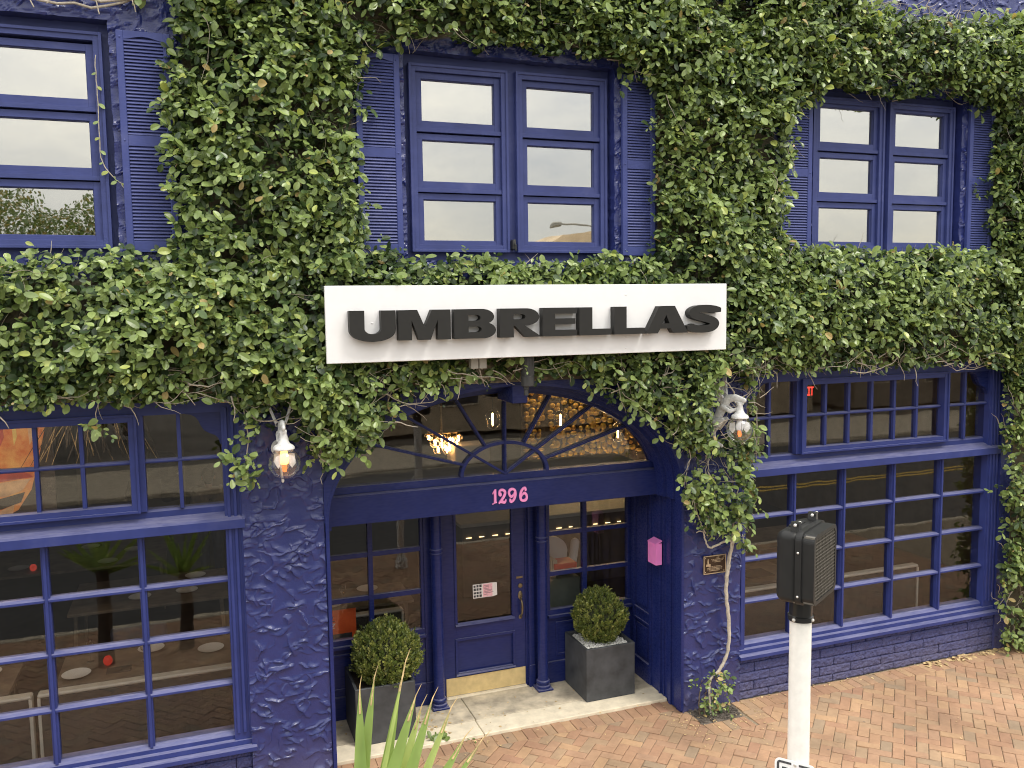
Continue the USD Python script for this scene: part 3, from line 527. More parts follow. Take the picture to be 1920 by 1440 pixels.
def gl(ch):
    """wide heavy capitals in a unit box (0..1 wide, 0..1 high)"""
    R = lambda *p: Polygon(p)
    if ch == 'U':
        o = Polygon([(0, 1), (0, .42)]+[(0.5-0.5*math.cos(t), .42-.44*math.sin(t)**0.8) for t in np.linspace(0.02, PI-0.02, 28)]+[(1, .42), (1, 1)])
        i = Polygon([(.32, 1.01), (.32, .40)]+[(0.5-0.18*math.cos(t), .40-.17*math.sin(t)) for t in np.linspace(0.02, PI-0.02, 18)]+[(.68, .40), (.68, 1.01)]); return o.difference(i)
    if ch == 'M': return R((0,0),(0,1),(.36,1),(.5,.43),(.64,1),(1,1),(1,0),(.75,0),(.75,.66),(.61,0),(.39,0),(.25,.66),(.25,0))
    if ch == 'B':
        top = union_all([sbox(0,.46,.66,1), affinity.scale(Point(.66,.735).buffer(.27, 24), 1.1, .98, origin=(.66,.735))]); bot = union_all([sbox(0,0,.69,.54), affinity.scale(Point(.69,.275).buffer(.28, 24), 1.1, .985, origin=(.69,.275))])
        h1 = union_all([sbox(.34,.60,.53,.80), Point(.53,.70).buffer(.10)]); h2 = union_all([sbox(.34,.21,.55,.41), Point(.55,.31).buffer(.10)])
        return union_all([top, bot]).intersection(sbox(0,0,1,1)).difference(union_all([h1, h2]))
    if ch == 'R':
        top = union_all([sbox(0,.40,.62,1), affinity.scale(Point(.62,.70).buffer(.30, 24), 1.08, 1.0, origin=(.62,.70))])
        return union_all([top, sbox(0,0,.33,1), R((.33,.45),(.55,.45),(1.0,0),(.62,0),(.36,.40))]).difference(union_all([sbox(.33,.62,.52,.80), Point(.52,.71).buffer(.09)]))
    if ch == 'E': return union_all([sbox(0,0,.36,1), sbox(0,.79,1,1), sbox(0,.42,.95,.62), sbox(0,0,1,.215)])
    if ch == 'L': return union_all([sbox(0,0,.40,1), sbox(0,0,1,.22)])
    if ch == 'A': return R((0,0),(.31,1),(.68,1),(1,0),(.65,0),(.585,.17),(.335,.17),(.27,0)).difference(R((.385,.36),(.55,.36),(.475,.68)))
    if ch == 'S':
        pts = [(.93,.735),(.80,.84),(.52,.875),(.27,.825),(.20,.70),(.34,.585),(.66,.475),(.80,.335),(.72,.18),(.48,.125),(.22,.155),(.07,.275)]
        t = np.linspace(0, len(pts)-1, 90); from_ = np.array(pts)
        from scipy.interpolate import CubicSpline
        c = CubicSpline(np.arange(len(pts)), from_)(t)
        return affinity.scale(LineString(c).buffer(.135, cap_style='flat'), 1.02, 1.02, origin=(.5,.5)).intersection(sbox(0,-.02,1,1.02))
for ch, a, b in (('U',1.164,1.538),('M',1.559,1.999),('B',2.030,2.396),('R',2.430,2.812),('E',2.822,3.147),('L',3.170,3.482),('L',3.510,3.818),('A',3.832,4.266),('S',4.258,4.620)):
    g = affinity.translate(affinity.scale(gl(ch), b-a, LH, origin=(0, 0)), a, LZ0)
    o = obj('letter', MB().prism(g, SY-0.078, SY-0.002), 'letter_black', S, smooth=35); tag(o, 'raised black capital letter '+ch)
# house number
N = thing('house_number', 'pink numerals 1296 on the blue beam over the door', 'number')
def stroke(pts, w, closed=False):
    from scipy.interpolate import CubicSpline
    pts = np.array(pts, float); t = np.linspace(0, len(pts)-1, 60)
    c = CubicSpline(np.arange(len(pts)), pts)(t); ww = np.interp(t, np.linspace(0, len(pts)-1, len(w)), w)
    return union_all([LineString(c[i:i+2]).buffer((ww[i]+ww[i+1])/2, 8) for i in range(len(c)-1)])
digs = {'1': union_all([Polygon([(.30,.06),(.30,.82),(.14,.66),(.10,.74),(.40,1.0),(.58,1.0),(.58,.10)]), Polygon([(.04,0),(.30,.08),(.62,.14),(.66,.06),(.34,.03),(.10,-.05)])]),
        '2': union_all([stroke([(.34,.62),(.16,.68),(.22,.88),(.52,.95),(.82,.80),(.72,.52),(.40,.24),(.16,.06)], [.10,.08,.07,.08,.12,.12,.09,.07]), stroke([(.14,.05),(.40,.14),(.72,.08),(.92,.24)], [.05,.10,.10,.05]), Point(.30,.66).buffer(.13)]),
        '9': union_all([stroke([(.55,.94),(.22,.86),(.14,.64),(.34,.42),(.62,.50),(.74,.66)], [.08,.11,.11,.10,.07,.05]), stroke([(.50,.95),(.80,.82),(.86,.56),(.74,.26),(.44,.04),(.22,.12)], [.07,.11,.13,.11,.07,.05]), Point(.27,.16).buffer(.12)])}
digs['6'] = affinity.rotate(digs['9'], 180, origin=(.5, .5))
for ch, a, b in (('1',2.640,2.690),('2',2.706,2.788),('9',2.806,2.894),('6',2.922,3.012)):
    bx0, bz0, bx1, bz1 = digs[ch].bounds; g = affinity.translate(digs[ch], -bx0, -bz0); g = affinity.translate(affinity.scale(g, (b-a)/(bx1-bx0), 0.150/(bz1-bz0), origin=(0, 0)), a, 2.273)
    tag(obj('numeral', MB().prism(g, 0.366, 0.3795), 'pink_number', N), 'pink numeral '+ch)

# ------------------------------------------------------------------ small fittings on the front
t = thing('mailbox', 'pink metal letter box with sloping lid on the side wall of the doorway', 'mailbox')
m = MB(); xbar(m, [(0.362, 1.455), (0.362, 1.682), (0.530, 1.682), (0.530, 1.455)], 4.440, 4.512)
obj('body', m, 'pink', t)
m = MB(); v = [(4.437, 0.359, 1.685), (4.514, 0.359, 1.716), (4.514, 0.533, 1.716), (4.437, 0.533, 1.685)]; m.raw([*v, *[(x, y, z-0.012) for x, y, z in v]], [(0,1,2),(0,2,3),(4,6,5),(4,7,6),(0,4,5),(0,5,1),(1,5,6),(1,6,2),(2,6,7),(2,7,3),(3,7,4),(3,4,0)])
m.box(4.430, 4.438, 0.41, 0.48, 1.655, 1.684); obj('lid', m, 'pink', t)
t = thing('wall_plaque', 'small bronze plaque with four screws on the pillar beside the pale vine stem', 'plaque')
PX0, PX1, PZ0, PZ1 = 4.766, 5.030, 1.432, 1.622
m = MB().box(PX0, PX1, -0.036, -0.016, PZ0, PZ1, 0.003); obj('plate', m, 'bronze', t)
m = MB(); frame_rect(m, PX0, PX1, PZ0, PZ1, 0.008, -0.041, -0.034); obj('rim', m, 'bronze_bright', t)
for x in (PX0+0.022, PX1-0.022):
    for z in (PZ0+0.022, PZ1-0.022): obj('screw', MB().tm(trimesh.creation.icosphere(1, 0.006), np.array([[1,0,0,x],[0,.6,0,-0.037],[0,0,1,z],[0,0,0,1.]])), 'bronze_bright', t)
m = MB(); r = np.random.default_rng(5)
for z, a, b in ((1.598,.155,.18),(1.580,.09,.235),(1.566,.10,.225),(1.553,.13,.20),(1.507,.06,.21),(1.493,.045,.22),(1.479,.045,.215),(1.465,.07,.19)):
    x = PX0+a
    while x < PX0+b: w = r.uniform(.004, .009); m.box(x, x+w, -0.0385, -0.035, z-0.004, z+0.004); x += w+(.0025 if r.random() < .8 else .007)
m.prism(Polygon([(PX0+.045,1.535),(PX0+.043,1.565),(PX0+.050,1.592),(PX0+.058,1.588),(PX0+.060,1.56),(PX0+.064,1.535)]), -0.039, -0.035).box(PX0+.028, PX0+.082, -0.0385, -0.035, 1.512, 1.535)
obj('raised_lettering', m, 'bronze_bright', t)
t = thing('alarm_box', 'grey fire alarm box with red lens half hidden in leaves by the arch', 'alarm')
obj('housing', MB().box(1.085, 1.215, -0.20, -0.05, 3.305, 3.47, 0.008), 'light_box', t); obj('lens', MB().box(1.115, 1.20, -0.232, -0.20, 3.315, 3.385, 0.008), 'alarm_red', t)
t = thing('spotlight', 'dark cylindrical spotlight hanging in leaves above the keystone', 'spotlight')
m = MB().lathe([(0, .26), (.052, .26), (.056, .25), (.056, .09), (.060, .085), (.060, 0.0), (.05, -0.006), (0, -0.006)], (2.765, -0.30, 3.485), 20)
for k in range(16): a = k/16*2*PI; m.box(2.765+.055*math.cos(a)-.003, 2.765+.055*math.cos(a)+.003, -.30+.055*math.sin(a)-.003, -.30+.055*math.sin(a)+.003, 3.58, 3.735)
obj('body', m, 'dark_metal', t, smooth=30); obj('nozzle', MB().lathe([(.026, 0), (.026, -.03), (.02, -.035), (.022, -.085), (.0, -.085)], (2.75, -0.30, 3.485), 12), 'dark_metal', t, smooth=30)
obj('mount', MB().tube([(2.765, -0.30, 3.74), (2.765, -0.24, 3.76), (2.765, -0.04, 3.76)], 0.014, 8), 'dark_metal', t)
for x, lab in ((2.235, 'left one of two small grey boxes under the name sign'), (2.311, 'right one of two small grey boxes under the name sign')):
    t = thing('junction_box', lab, 'box', 'grey boxes under the sign'); obj('body', MB().box(x, x+0.068, -0.32, -0.25, 3.655, 3.75, 0.004), 'light_box', t); obj('conduit', MB().tube([(x+.034, -.28, 3.75), (x+.034, -.28, 3.80), (x+.034, -.04, 3.82)], .008, 6), 'light_box', t); obj('knob', MB().tm(trimesh.creation.icosphere(1, .009), np.array([[1,0,0,x+.034],[0,1,0,-.285],[0,0,1,3.652],[0,0,0,1.]])), 'light_box', t)

# wall lamps: winged beast holding a bell with a clear globe
from manifold3d import Manifold
def blob(parts, ref=0.012, it=6):
    """union of hulls of sphere pairs, smoothed"""
    M = None
    for (p, rp), (q, rq) in parts:
        a = trimesh.creation.icosphere(1, 1.0).vertices; h = trimesh.convex.convex_hull(np.vstack([a*rp+p, a*rq+q]))
        k = Manifold(__import__('manifold3d').Mesh(np.asarray(h.vertices, np.float32), np.asarray(h.faces, np.uint32))); M = k if M is None else M+k
    M = M.refine_to_length(ref); x = M.to_mesh(); tm = trimesh.Trimesh(x.vert_properties[:, :3], x.tri_verts, process=True)
    trimesh.smoothing.filter_taubin(tm, iterations=it); return MB().raw(tm.vertices, tm.faces)
def wing(side):
    n = 9; s = np.linspace(0, 1, n); lead = np.stack([side*(0.035+0.085*s**0.8), 0.03+0.06*s, 0.0+0.29*s-0.05*s*s], 1)
    trail = np.stack([side*(0.02+0.05*s), 0.05+0.09*s, -0.07+0.14*s], 1); trail[1::2, 2] += 0.02
    m = MB(); V = np.vstack([lead, trail]); f = []
    for i in range(n-1): f += [(i, i+1, n+i+1), (i, n+i+1, n+i)]
    th = np.array([side*0.006, 0, 0]); m.raw(V+th, f); m.raw(V-th, [t[::-1] for t in f]); m.tube(lead, np.linspace(0.014, 0.006, n), 6)
    for k in (2, 4, 6, 8): m.tube([lead[0]*0.7+lead[k]*0.3, lead[k]*0.4+trail[k]*0.6, trail[k]], [0.006, 0.005, 0.003], 5)
    return m
def wall_lamp(x, z, ang, label, lit):
    t = thing('wall_lamp', label, 'lamp', None)
    M = rotz(ang, (x, -0.35, z))
    O = np.array
    body = blob([((O([0, .27, -.02]), .040), (O([0, .20, .14]), .050)), ((O([0, .20, .14]), .050), (O([0, .13, .24]), .042)), ((O([0, .13, .24]), .042), (O([0, .05, .255]), .036)), ((O([0, .05, .255]), .036), (O([0, -.045, .235]), .024)), ((O([0, .04, .225]), .026), (O([0, -.03, .205]), .016)),
                 
                 ((O([0, .27, -.02]), .036), (O([0, .29, -.12]), .024)), ((O([0, .29, -.12]), .024), (O([0, .27, -.20]), .014)), ((O([0, .27, -.20]), .014), (O([0, .20, -.235]), .020)),
                 ((O([.045, .18, .16]), .026), (O([.06, .09, .12]), .020)), ((O([.06, .09, .12]), .020), (O([.02, .02, .15]), .014)), ((O([-.045, .18, .16]), .026), (O([-.06, .09, .12]), .020)), ((O([-.06, .09, .12]), .020), (O([-.02, .02, .15]), .014)),
                 ((O([.05, .26, 0]), .034), (O([.06, .17, .03]), .026)), ((O([.06, .17, .03]), .026), (O([.05, .24, -.07]), .016)), ((O([-.05, .26, 0]), .034), (O([-.06, .17, .03]), .026)), ((O([-.06, .17, .03]), .026), (O([-.05, .24, -.07]), .016))])
    body.v = [v*[.62, 1, 1] for v in body.v]; obj('beast', body.T(M), 'lamp_white', t, smooth=True)
    for sd_ in (-1, 1):
        w = wing(sd_); w.v = [v+np.array([0, 0.14, 0.25]) for v in w.v]; obj('wing', w.T(M), 'lamp_white', t)
    obj('mount', MB().lathe([(0, 0), (.075, 0), (.075, .02), (.055, .03), (0, .03)], n=20).T(np.array([[1,0,0,0],[0,0,-1,.34],[0,1,0,.02],[0,0,0,1.]])).T(M), 'lamp_white', t)
    obj('bell', MB().lathe([(0, .215), (.026, .215), (.030, .20), (.026, .185), (.030, .165), (.034, .135), (.050, .105), (.075, .088), (.085, .075), (.086, .062), (.082, .058), (.0, .06)], n=28).T(M), 'lamp_white', t, smooth=35)
    g = trimesh.creation.icosphere(5, 0.127)
    obj('globe', MB().raw(g.vertices+[0, 0, -.055], g.faces).T(M), 'globe_glass', t, smooth=True)
    obj('bulb', MB().lathe([(0, .055), (.022, .052), (.028, .035), (.036, .0), (.037, -.035), (.030, -.06), (.0, -.072)], n=18).T(M), 'bulb_lit' if lit else 'bulb_white', t, smooth=40)
    obj('socket', MB().lathe([(0, -.064), (.018, -.066), (.020, -.10), (.014, -.125), (.0, -.128)], n=14).T(M), 'bulb_tip', t, smooth=40)
    fins = MB()
    for k, a in enumerate((0.5, 2.4, 3.9, 5.6)):
        c = np.array([math.cos(a), math.sin(a), 0]); p = [c*.045+[0, 0, .02], c*.10+[0, 0, .012], c*.105+[0, 0, -.05], c*.07+[0, 0, -.09], c*.045+[0, 0, -.06]]; fins.raw(p, [(0, 1, 2), (0, 2, 3), (0, 3, 4)])
    obj('reflector', fins.T(M), 'lamp_white', t)
emit('bulb_lit', (1.0, 0.42, 0.10), 3.0); plain('bulb_white', (0.75, 0.75, 0.78), 0.4, vary=0.05); emit('bulb_tip', (1.0, 0.22, 0.06), 1.1)
wall_lamp(0.637, 3.015, 0.0, 'lit globe lamp on a white winged bracket left of the arch', True)
wall_lamp(4.963, 3.012, 0.45, 'unlit globe lamp on a white winged bracket right of the arch', False)

# ------------------------------------------------------------------ planters and clipped balls
BALL = {}
def box_sprig(seed):
    r = np.random.default_rng(seed); m = MB()
    for k in range(8):
        z = k*0.0085; a = k*2.4+r.uniform(-.4, .4); tilt = 0.95-0.075*k; ln = r.uniform(.021, .029); w = ln*.36
        d = np.array([math.cos(a)*math.sin(tilt), math.sin(a)*math.sin(tilt), math.cos(tilt)]); s_ = np.array([-math.sin(a), math.cos(a), 0]); u = np.cross(s_, d)
        b = np.array([0, 0, z]); m.raw([b, b+d*ln*.5+s_*w+u*.002, b+d*ln, b+d*ln*.5-s_*w+u*.002], [(0, 1, 2), (0, 2, 3)])
    return m
def quat_z_to(d, spin):
    d = d/np.linalg.norm(d, axis=1, keepdims=True); w = 1+d[:, 2]; q = np.stack([w, -d[:, 1], d[:, 0], 0*w], 1); q[w < 1e-6] = [0, 1, 0, 0]; q /= np.linalg.norm(q, axis=1, keepdims=True)
    s = np.stack([np.cos(spin/2), 0*spin, 0*spin, np.sin(spin/2)], 1)
    return qmul(q, s)
def qmul(a, b):
    w1, x1, y1, z1 = a.T; w2, x2, y2, z2 = b.T
    return np.stack([w1*w2-x1*x2-y1*y2-z1*z2, w1*x2+x1*w2+y1*z2-z1*y2, w1*y2-x1*z2+y1*w2+z1*x2, w1*z2+x1*y2-y1*x2+z1*w2], 1)
def instancer(path_name, parent, protos, idx, pos, quat, scale, kind='stuff'):
    """protos: (mesh, material) list kept below the instancer"""
    path = numbered(pth(parent)+'/'+path_name); pi = UsdGeom.PointInstancer.Define(stage, path); tg = []
    for k, (mb, mt) in enumerate(protos):
        p = '%s/leaf_shape_%03d' % (path, k); v, f = mb.arr(); usdkit.mesh(stage, p, (v, f), L+mt); tg.append(Sdf.Path(p))
    pi.CreatePrototypesRel().SetTargets(tg); pi.CreateProtoIndicesAttr(Vt.IntArray.FromNumpy(np.asarray(idx, np.int32)))
    pi.CreatePositionsAttr(Vt.Vec3fArray.FromNumpy(np.asarray(pos, np.float32))); pi.CreateScalesAttr(Vt.Vec3fArray.FromNumpy(np.repeat(np.asarray(scale, np.float32)[:, None], 3, 1)))
    pi.CreateOrientationsAttr(Vt.QuathArray([Gf.Quath(float(a), float(b), float(c), float(d)) for a, b, c, d in quat]))
    pi.GetPrim().SetCustomDataByKey('kind', kind); return pi.GetPrim()
def planter(x0, x1, y0, y1, h, ball_c, ball_r, plabel, tlabel, seed, peb):
    t = thing('planter', plabel, 'planter'); w = 0.028
    m = MB().box(x0, x1, y0, y0+w, 0.03, h, 0.004).box(x0, x1, y1-w, y1, 0.03, h, 0.004).box(x0, x0+w, y0+w, y1-w, 0.03, h-0.001).box(x1-w, x1, y0+w, y1-w, 0.03, h-0.001)
    obj('box', m, 'planter_grey', t)
    obj('soil', MB().box(x0+w, x1-w, y0+w, y1-w, 0.3, h-0.055), 'soil', t)
    r = np.random.default_rng(seed)
    if peb:
        m = MB(); s0 = trimesh.creation.icosphere(1, 1.0)
        for _ in range(1500):
            c = (r.uniform(x0+w+.01, x1-w-.01), r.uniform(y0+w+.01, y1-w-.01), h-0.052+r.uniform(0, .026)); m.raw(np.asarray(s0.vertices)*(r.uniform(.007, .013, 3)*[1, 1, .7])+c, s0.faces)
        tag(obj('pebbles', m, 'pebble', t), 'white pebbles covering the soil', kind='stuff')
    b = thing('topiary', tlabel, 'shrub'); c = np.array(ball_c)
    n = 1900; d = r.normal(size=(n, 3)); d /= np.linalg.norm(d, axis=1, keepdims=True)
    lump = 1+0.10*(meshkit.fbm(d*2.2+seed, 3, seed)-0.5)*2; rad = ball_r*lump*np.where(r.random(n) < .75, r.uniform(.92, 1.03, n), r.uniform(.7, .92, n)); rad[:45] = ball_r*r.uniform(1.04, 1.15, 45); rad *= 1+.05*np.sin(d[:, 0]*5+seed)*np.cos(d[:, 2]*4)
    pos = c+d*rad[:, None]*[1, 1, .97]; up = d*0.55+[0, 0, .75]+r.normal(0, .28, (n, 3))
    pr = [(box_sprig(k), 'box_%d' % (k % 4)) for k in range(8)]; tone = r.choice(8, n, p=[.2, .17, .1, .03, .2, .17, .1, .03])
    instancer('foliage', b, pr, tone, pos-up/np.linalg.norm(up, axis=1, keepdims=True)*.05, quat_z_to(up, r.uniform(0, 6.3, n)), r.uniform(.9, 1.35, n)*ball_r/.33)
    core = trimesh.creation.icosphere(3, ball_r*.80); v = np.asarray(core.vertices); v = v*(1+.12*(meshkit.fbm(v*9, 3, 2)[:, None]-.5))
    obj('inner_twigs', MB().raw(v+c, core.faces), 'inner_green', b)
    obj('stem', MB().tube([(c[0], c[1], h-.08), (c[0]+.01, c[1], c[2])], .02, 8), 'bark', b)
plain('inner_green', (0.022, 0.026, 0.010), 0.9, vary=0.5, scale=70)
planter(3.697, 4.266, 0.50, 1.06, 0.60, (3.985, .79, .845), .282, 'square dark grey planter with white pebbles right of the door', 'clipped boxwood ball in the planter with white pebbles', 11, True)
planter(1.277, 1.860, 0.48, 1.07, 0.592, (1.640, .76, .790), .325, 'square dark grey planter left of the door behind the spiky leaves', 'clipped boxwood ball left of the door, the wider looser one', 23, False)

# ------------------------------------------------------------------ ground
obj_ground = obj('ground', MB().box(-150, 150, -150, 60, -0.6, -0.16), 'ground_far'); tag(obj_ground, 'wide bare ground around the building', None, kind='structure')
st_ = tag(obj('street', MB().box(-80, 80, -13.5, -4.75, -0.30, -0.12), 'asphalt'), 'asphalt street in front of the pavement', kind='structure')
for k, y in enumerate((-8.62, -8.86)): tag(obj('lane_line', MB().box(9.5, 80, y-.055, y+.055, -0.118, -0.114), 'line_yellow'), 'yellow centre line, the %s of the pair' % ('nearer to the kerb' if k == 0 else 'farther from the kerb'), kind='structure')
tag(obj('kerb', MB().box(-80, 80, -4.75, -4.6, -0.3, 0.0, 0.02), 'concrete'), 'concrete kerb between pavement and street', kind='structure')
tag(obj('kerb', MB().box(-80, 80, -13.65, -13.5, -0.3, 0.0, 0.02), 'concrete'), 'concrete kerb on the far side of the street', kind='structure')
tag(obj('far_pavement', MB().box(-80, 80, -17.0, -13.65, -0.3, -0.004), 'concrete'), 'concrete pavement across the street', kind='structure')
PV = thing('pavement', 'red brick herringbone pavement in front of the restaurant', None, kind='structure')
obj('sand_bed', MB().box(-8, 14, -4.6, 0.30, -0.2, -0.010), 'sand', PV)
pit = Polygon([(4.62, 0.0), (5.11, 0.0), (5.06, -0.305), (4.60, -0.30)])
bricks = []                      # (polygon, centre)
def soldier(x0, x1, y0, y1, px=0.1045):
    x = x0
    while x < x1-0.02: bricks.append(sbox(x+.002, y0, min(x+px-.002, x1), y1)); x += px
soldier(5.125, 8.86, -0.212, -0.006); soldier(0.99, 4.53, 0.072, 0.276); soldier(4.60, 5.08, -0.512, -0.31); soldier(8.9, 11, -0.212, -0.006); soldier(-3.5, 0.30, -0.21, -0.006)
for k in range(3): bricks.append(sbox(5.12, -0.512+k*.1, 5.325, -0.416+k*.1).difference(sbox(5.12, -.212, 5.4, 0)))
taken = union_all([sbox(5.12, -0.214, 11, 0.4), sbox(0.98, 0.07, 4.54, 0.4), sbox(4.595, -0.514, 5.33, 0.4), sbox(-3.6, -.212, .31, .4)])
region = union_all([sbox(-3.6, -4.59, 11.0, -0.004), sbox(0.984, -0.01, 4.536, 0.28)]).difference(taken)
u = 0.1035; ca = math.sqrt(.5)
cand = []
for i in range(-140, 140):
    for j in range(-140, 140):
        k = (i-j) % 4
        if k == 0: r_ = (i*u, j*u, (i+2)*u, (j+1)*u)
        elif k == 2: r_ = (i*u, (j-1)*u, (i+1)*u, (j+1)*u)
        else: continue
        cx, cy = (r_[0]+r_[2])/2, (r_[1]+r_[3])/2; x, y = ca*(cx-cy)+3.0, ca*(cx+cy)-2.0
        if -3.7 < x < 11.1 and -4.7 < y < 0.4: cand.append((r_, x, y))
br = np.random.default_rng(19)
inner = region.buffer(-0.16)
for r_, x, y in cand:
    e = .0022+br.uniform(-.0008, .0012); q = [(r_[0]+e, r_[1]+e), (r_[2]-e, r_[1]+e), (r_[2]-e, r_[3]-e), (r_[0]+e, r_[3]-e)]
    da = br.normal(0, .006); P = [(x+(ca*(a-b)+3.0-x)*math.cos(da)-(ca*(a+b)-2.0-y)*math.sin(da), y+(ca*(a-b)+3.0-x)*math.sin(da)+(ca*(a+b)-2.0-y)*math.cos(da)) for a, b in q]
    g = Polygon(P)
    if not contains_xy(inner, x, y):
        g = g.intersection(region)
        if g.area < .0003: continue
        if not isinstance(g, Polygon): bricks += [h for h in g.geoms if isinstance(h, Polygon) and h.area > .0003]; continue
    bricks.append(g)
def brick_mesh(g, r):
    z = r.normal(0, .0022); g = g if not hasattr(g, 'geoms') else max(g.geoms, key=lambda h: h.area)
    if g.convex_hull.area > 1.01*g.area:
        m_ = trimesh.creation.extrude_polygon(Polygon(g.exterior), .05, engine='earcut'); v_ = np.array(m_.vertices); v_[:, 2] += z-.05; return v_, np.array(m_.faces)
    p = np.array(g.exterior.coords)[:-1]
    c = p.mean(0); n = len(p); q = c+(p-c)*(1-.0035/np.maximum(np.abs(p-c).min(0).max(), .02)*0.9)
    tl = r.normal(0, .012, 2)
    zt = lambda s: z+(s-c)@tl
    V = np.vstack([np.c_[p, np.full(n, -.05)], np.c_[p, zt(p)-.0035], np.c_[q, zt(q)]])
    F = [(k, (k+1) % n, n+(k+1) % n) for k in range(n)]+[(k, n+(k+1) % n, n+k) for k in range(n)]+[(n+k, n+(k+1) % n, 2*n+(k+1) % n) for k in range(n)]+[(n+k, 2*n+(k+1) % n, 2*n+k) for k in range(n)]+[(2*n, 2*n+k, 2*n+k+1) for k in range(1, n-1)]
    area2 = sum(p[k][0]*p[(k+1) % n][1]-p[(k+1) % n][0]*p[k][1] for k in range(n))
    F = np.array(F); return V, (F if area2 > 0 else F[:, ::-1])
def project(P):
    q = np.asarray(P)-CAM; a, b, c = q@RX, q@DX, q@FX; c = np.where(c > .05, c, .05); return 960+FPX*a/c, 720+FPX*b/c, c
meshes = [brick_mesh(g, br) for g in bricks]
cen = np.array([v.mean(0) for v, f in meshes]); uu, vv, dd = project(cen)
score = np.where((uu > 0) & (uu < 1920) & (vv < 1440) & (vv > 0), np.array([g.area for g in bricks])/dd**3, 0)
top = set(np.argsort(-score)[:300].tolist()); FV, FF, FT, nn = [], [], [], 0
for k, (v, f) in enumerate(meshes):
    tone = br.beta(1.3, 1.5) if br.random() > .12 else br.uniform(.82, 1)
    if k in top: obj('brick', (v, f), 'paver', PV, attr={'tone': np.full(len(v), tone)})
    else: FV.append(v); FF.append(f+nn); FT.append(np.full(len(v), tone)); nn += len(v)
tag(obj('brick_field', (np.vstack(FV), np.vstack(FF)), 'paver', PV, attr={'tone': np.concatenate(FT)}), 'smaller far bricks of the pavement', kind='stuff')
DS = thing('doorstep', 'pale concrete slabs of the doorstep under the arch', None, kind='structure')
for a, b in ((0.986, 2.487), (2.494, 4.534)): obj('edge_slab', MB().box(a, b, 0.280, 0.578, -0.08, 0.030, 0.006), 'concrete_edge', DS)
for a, b in ((0.986, 2.497), (2.505, 4.534)): obj('step_slab', MB().box(a, b, 0.585, 1.155, -0.08, 0.0305, 0.004), 'concrete', DS)
g = MB(); X, Y = np.meshgrid(np.linspace(4.56, 5.14, 34), np.linspace(-0.315, 0.005, 20), indexing='ij'); Z = -.018+.035*meshkit.fbm(np.stack([X*18, Y*18, 0*X], -1), 3, 4)
idx = np.arange(X.size).reshape(X.shape); q = np.stack([idx[:-1, :-1], idx[1:, :-1], idx[1:, 1:], idx[:-1, 1:]], -1).reshape(-1, 4); inside = contains_xy(pit.buffer(.015), X.ravel()[q].mean(1), Y.ravel()[q].mean(1)); q = q[inside]
g.raw(np.stack([X, Y, Z], -1).reshape(-1, 3), np.vstack([q[:, [0, 1, 2]], q[:, [0, 2, 3]]]))
r = np.random.default_rng(3)
for _ in range(420):
    x, y = r.uniform(4.58, 5.1), r.uniform(-.3, 0)
    if contains_xy(pit, x, y): g.box(-r.uniform(.006, .022), r.uniform(.006, .022), -.004, .004, -.002, .003); g.v[-1] = g.v[-1]@rotz(r.uniform(0, 3))[:3, :3].T+[x, y, r.uniform(.0, .02)]
plain('mulch', (0.12, 0.10, 0.082), .95, vary=.5, scale=70, bump=.6, bscale=120)
tag(obj('mulch_bed', g, 'mulch'), 'dark mulch in the square planting hole at the foot of the pale vine', kind='stuff')

# ------------------------------------------------------------------ climbing vines
MAIN = Polygon([(-0.04,6.59),(-0.04,6.31),(-0.10,6.03),(-0.09,5.55),(-0.07,5.23),(-0.07,4.66),(-0.22,4.58),(-0.36,4.57),(-0.46,4.62),(-0.67,4.61),(-0.99,4.66),(-1.17,4.56),(-1.38,4.53),(-1.71,4.46),(-2.6,4.46),(-2.6,3.48),(-1.78,3.48),(-1.37,3.50),(-1.16,3.54),(-0.98,3.53),(-0.72,3.56),(-0.42,3.51),(-0.16,3.48),(0.25,3.48),(0.32,3.40),(0.44,3.29),(0.55,3.24),(0.72,3.20),(0.84,3.06),(0.94,2.90),(1.04,2.90),(1.17,2.99),(1.40,3.11),(1.57,3.29),(1.74,3.42),(2.03,3.56),(2.37,3.61),(2.67,3.56),(2.88,3.63),(3.20,3.57),(3.47,3.50),(3.69,3.37),(3.97,3.20),(4.24,3.03),(4.47,2.83),(5.19,2.67),(5.26,3.00),(5.18,3.30),(5.24,3.48),(5.44,3.45),(5.63,3.53),(6.24,3.50),(6.80,3.52),(7.24,3.46),(7.69,3.50),(8.08,3.53),(8.56,3.41),(8.74,3.22),(9.12,3.08),(10.4,3.1),(10.4,7.28),(9.09,7.28),(8.61,7.29),(8.07,7.17),(7.54,7.15),(7.11,7.14),(6.69,7.16),(6.48,7.23),(6.41,7.55),(2.92,7.55),(-0.04,7.4)])
HC = Polygon([(1.36,6.24),(1.46,6.30),(1.70,6.33),(1.91,6.36),(2.19,6.36),(2.46,6.41),(2.73,6.40),(2.98,6.38),(3.19,6.46),(3.45,6.40),(3.64,6.33),(3.80,6.26),(4.13,6.25),(4.15,5.89),(4.17,5.30),(4.14,4.69),(3.93,4.60),(3.60,4.65),(3.33,4.58),(2.96,4.58),(2.65,4.56),(2.40,4.64),(2.15,4.58),(1.87,4.55),(1.63,4.63),(1.41,4.65),(1.33,4.76),(1.33,5.29),(1.34,5.68)])
HR = Polygon([(5.90,6.29),(6.09,6.25),(6.47,6.26),(6.81,6.27),(7.17,6.23),(7.53,6.30),(7.91,6.29),(8.41,6.28),(8.44,5.73),(8.36,5.26),(8.36,4.73),(7.98,4.69),(7.52,4.77),(7.08,4.71),(6.65,4.76),(6.23,4.71),(5.90,4.72),(5.63,4.75),(5.55,5.08),(5.57,5.45),(5.65,5.66),(5.67,6.05)])
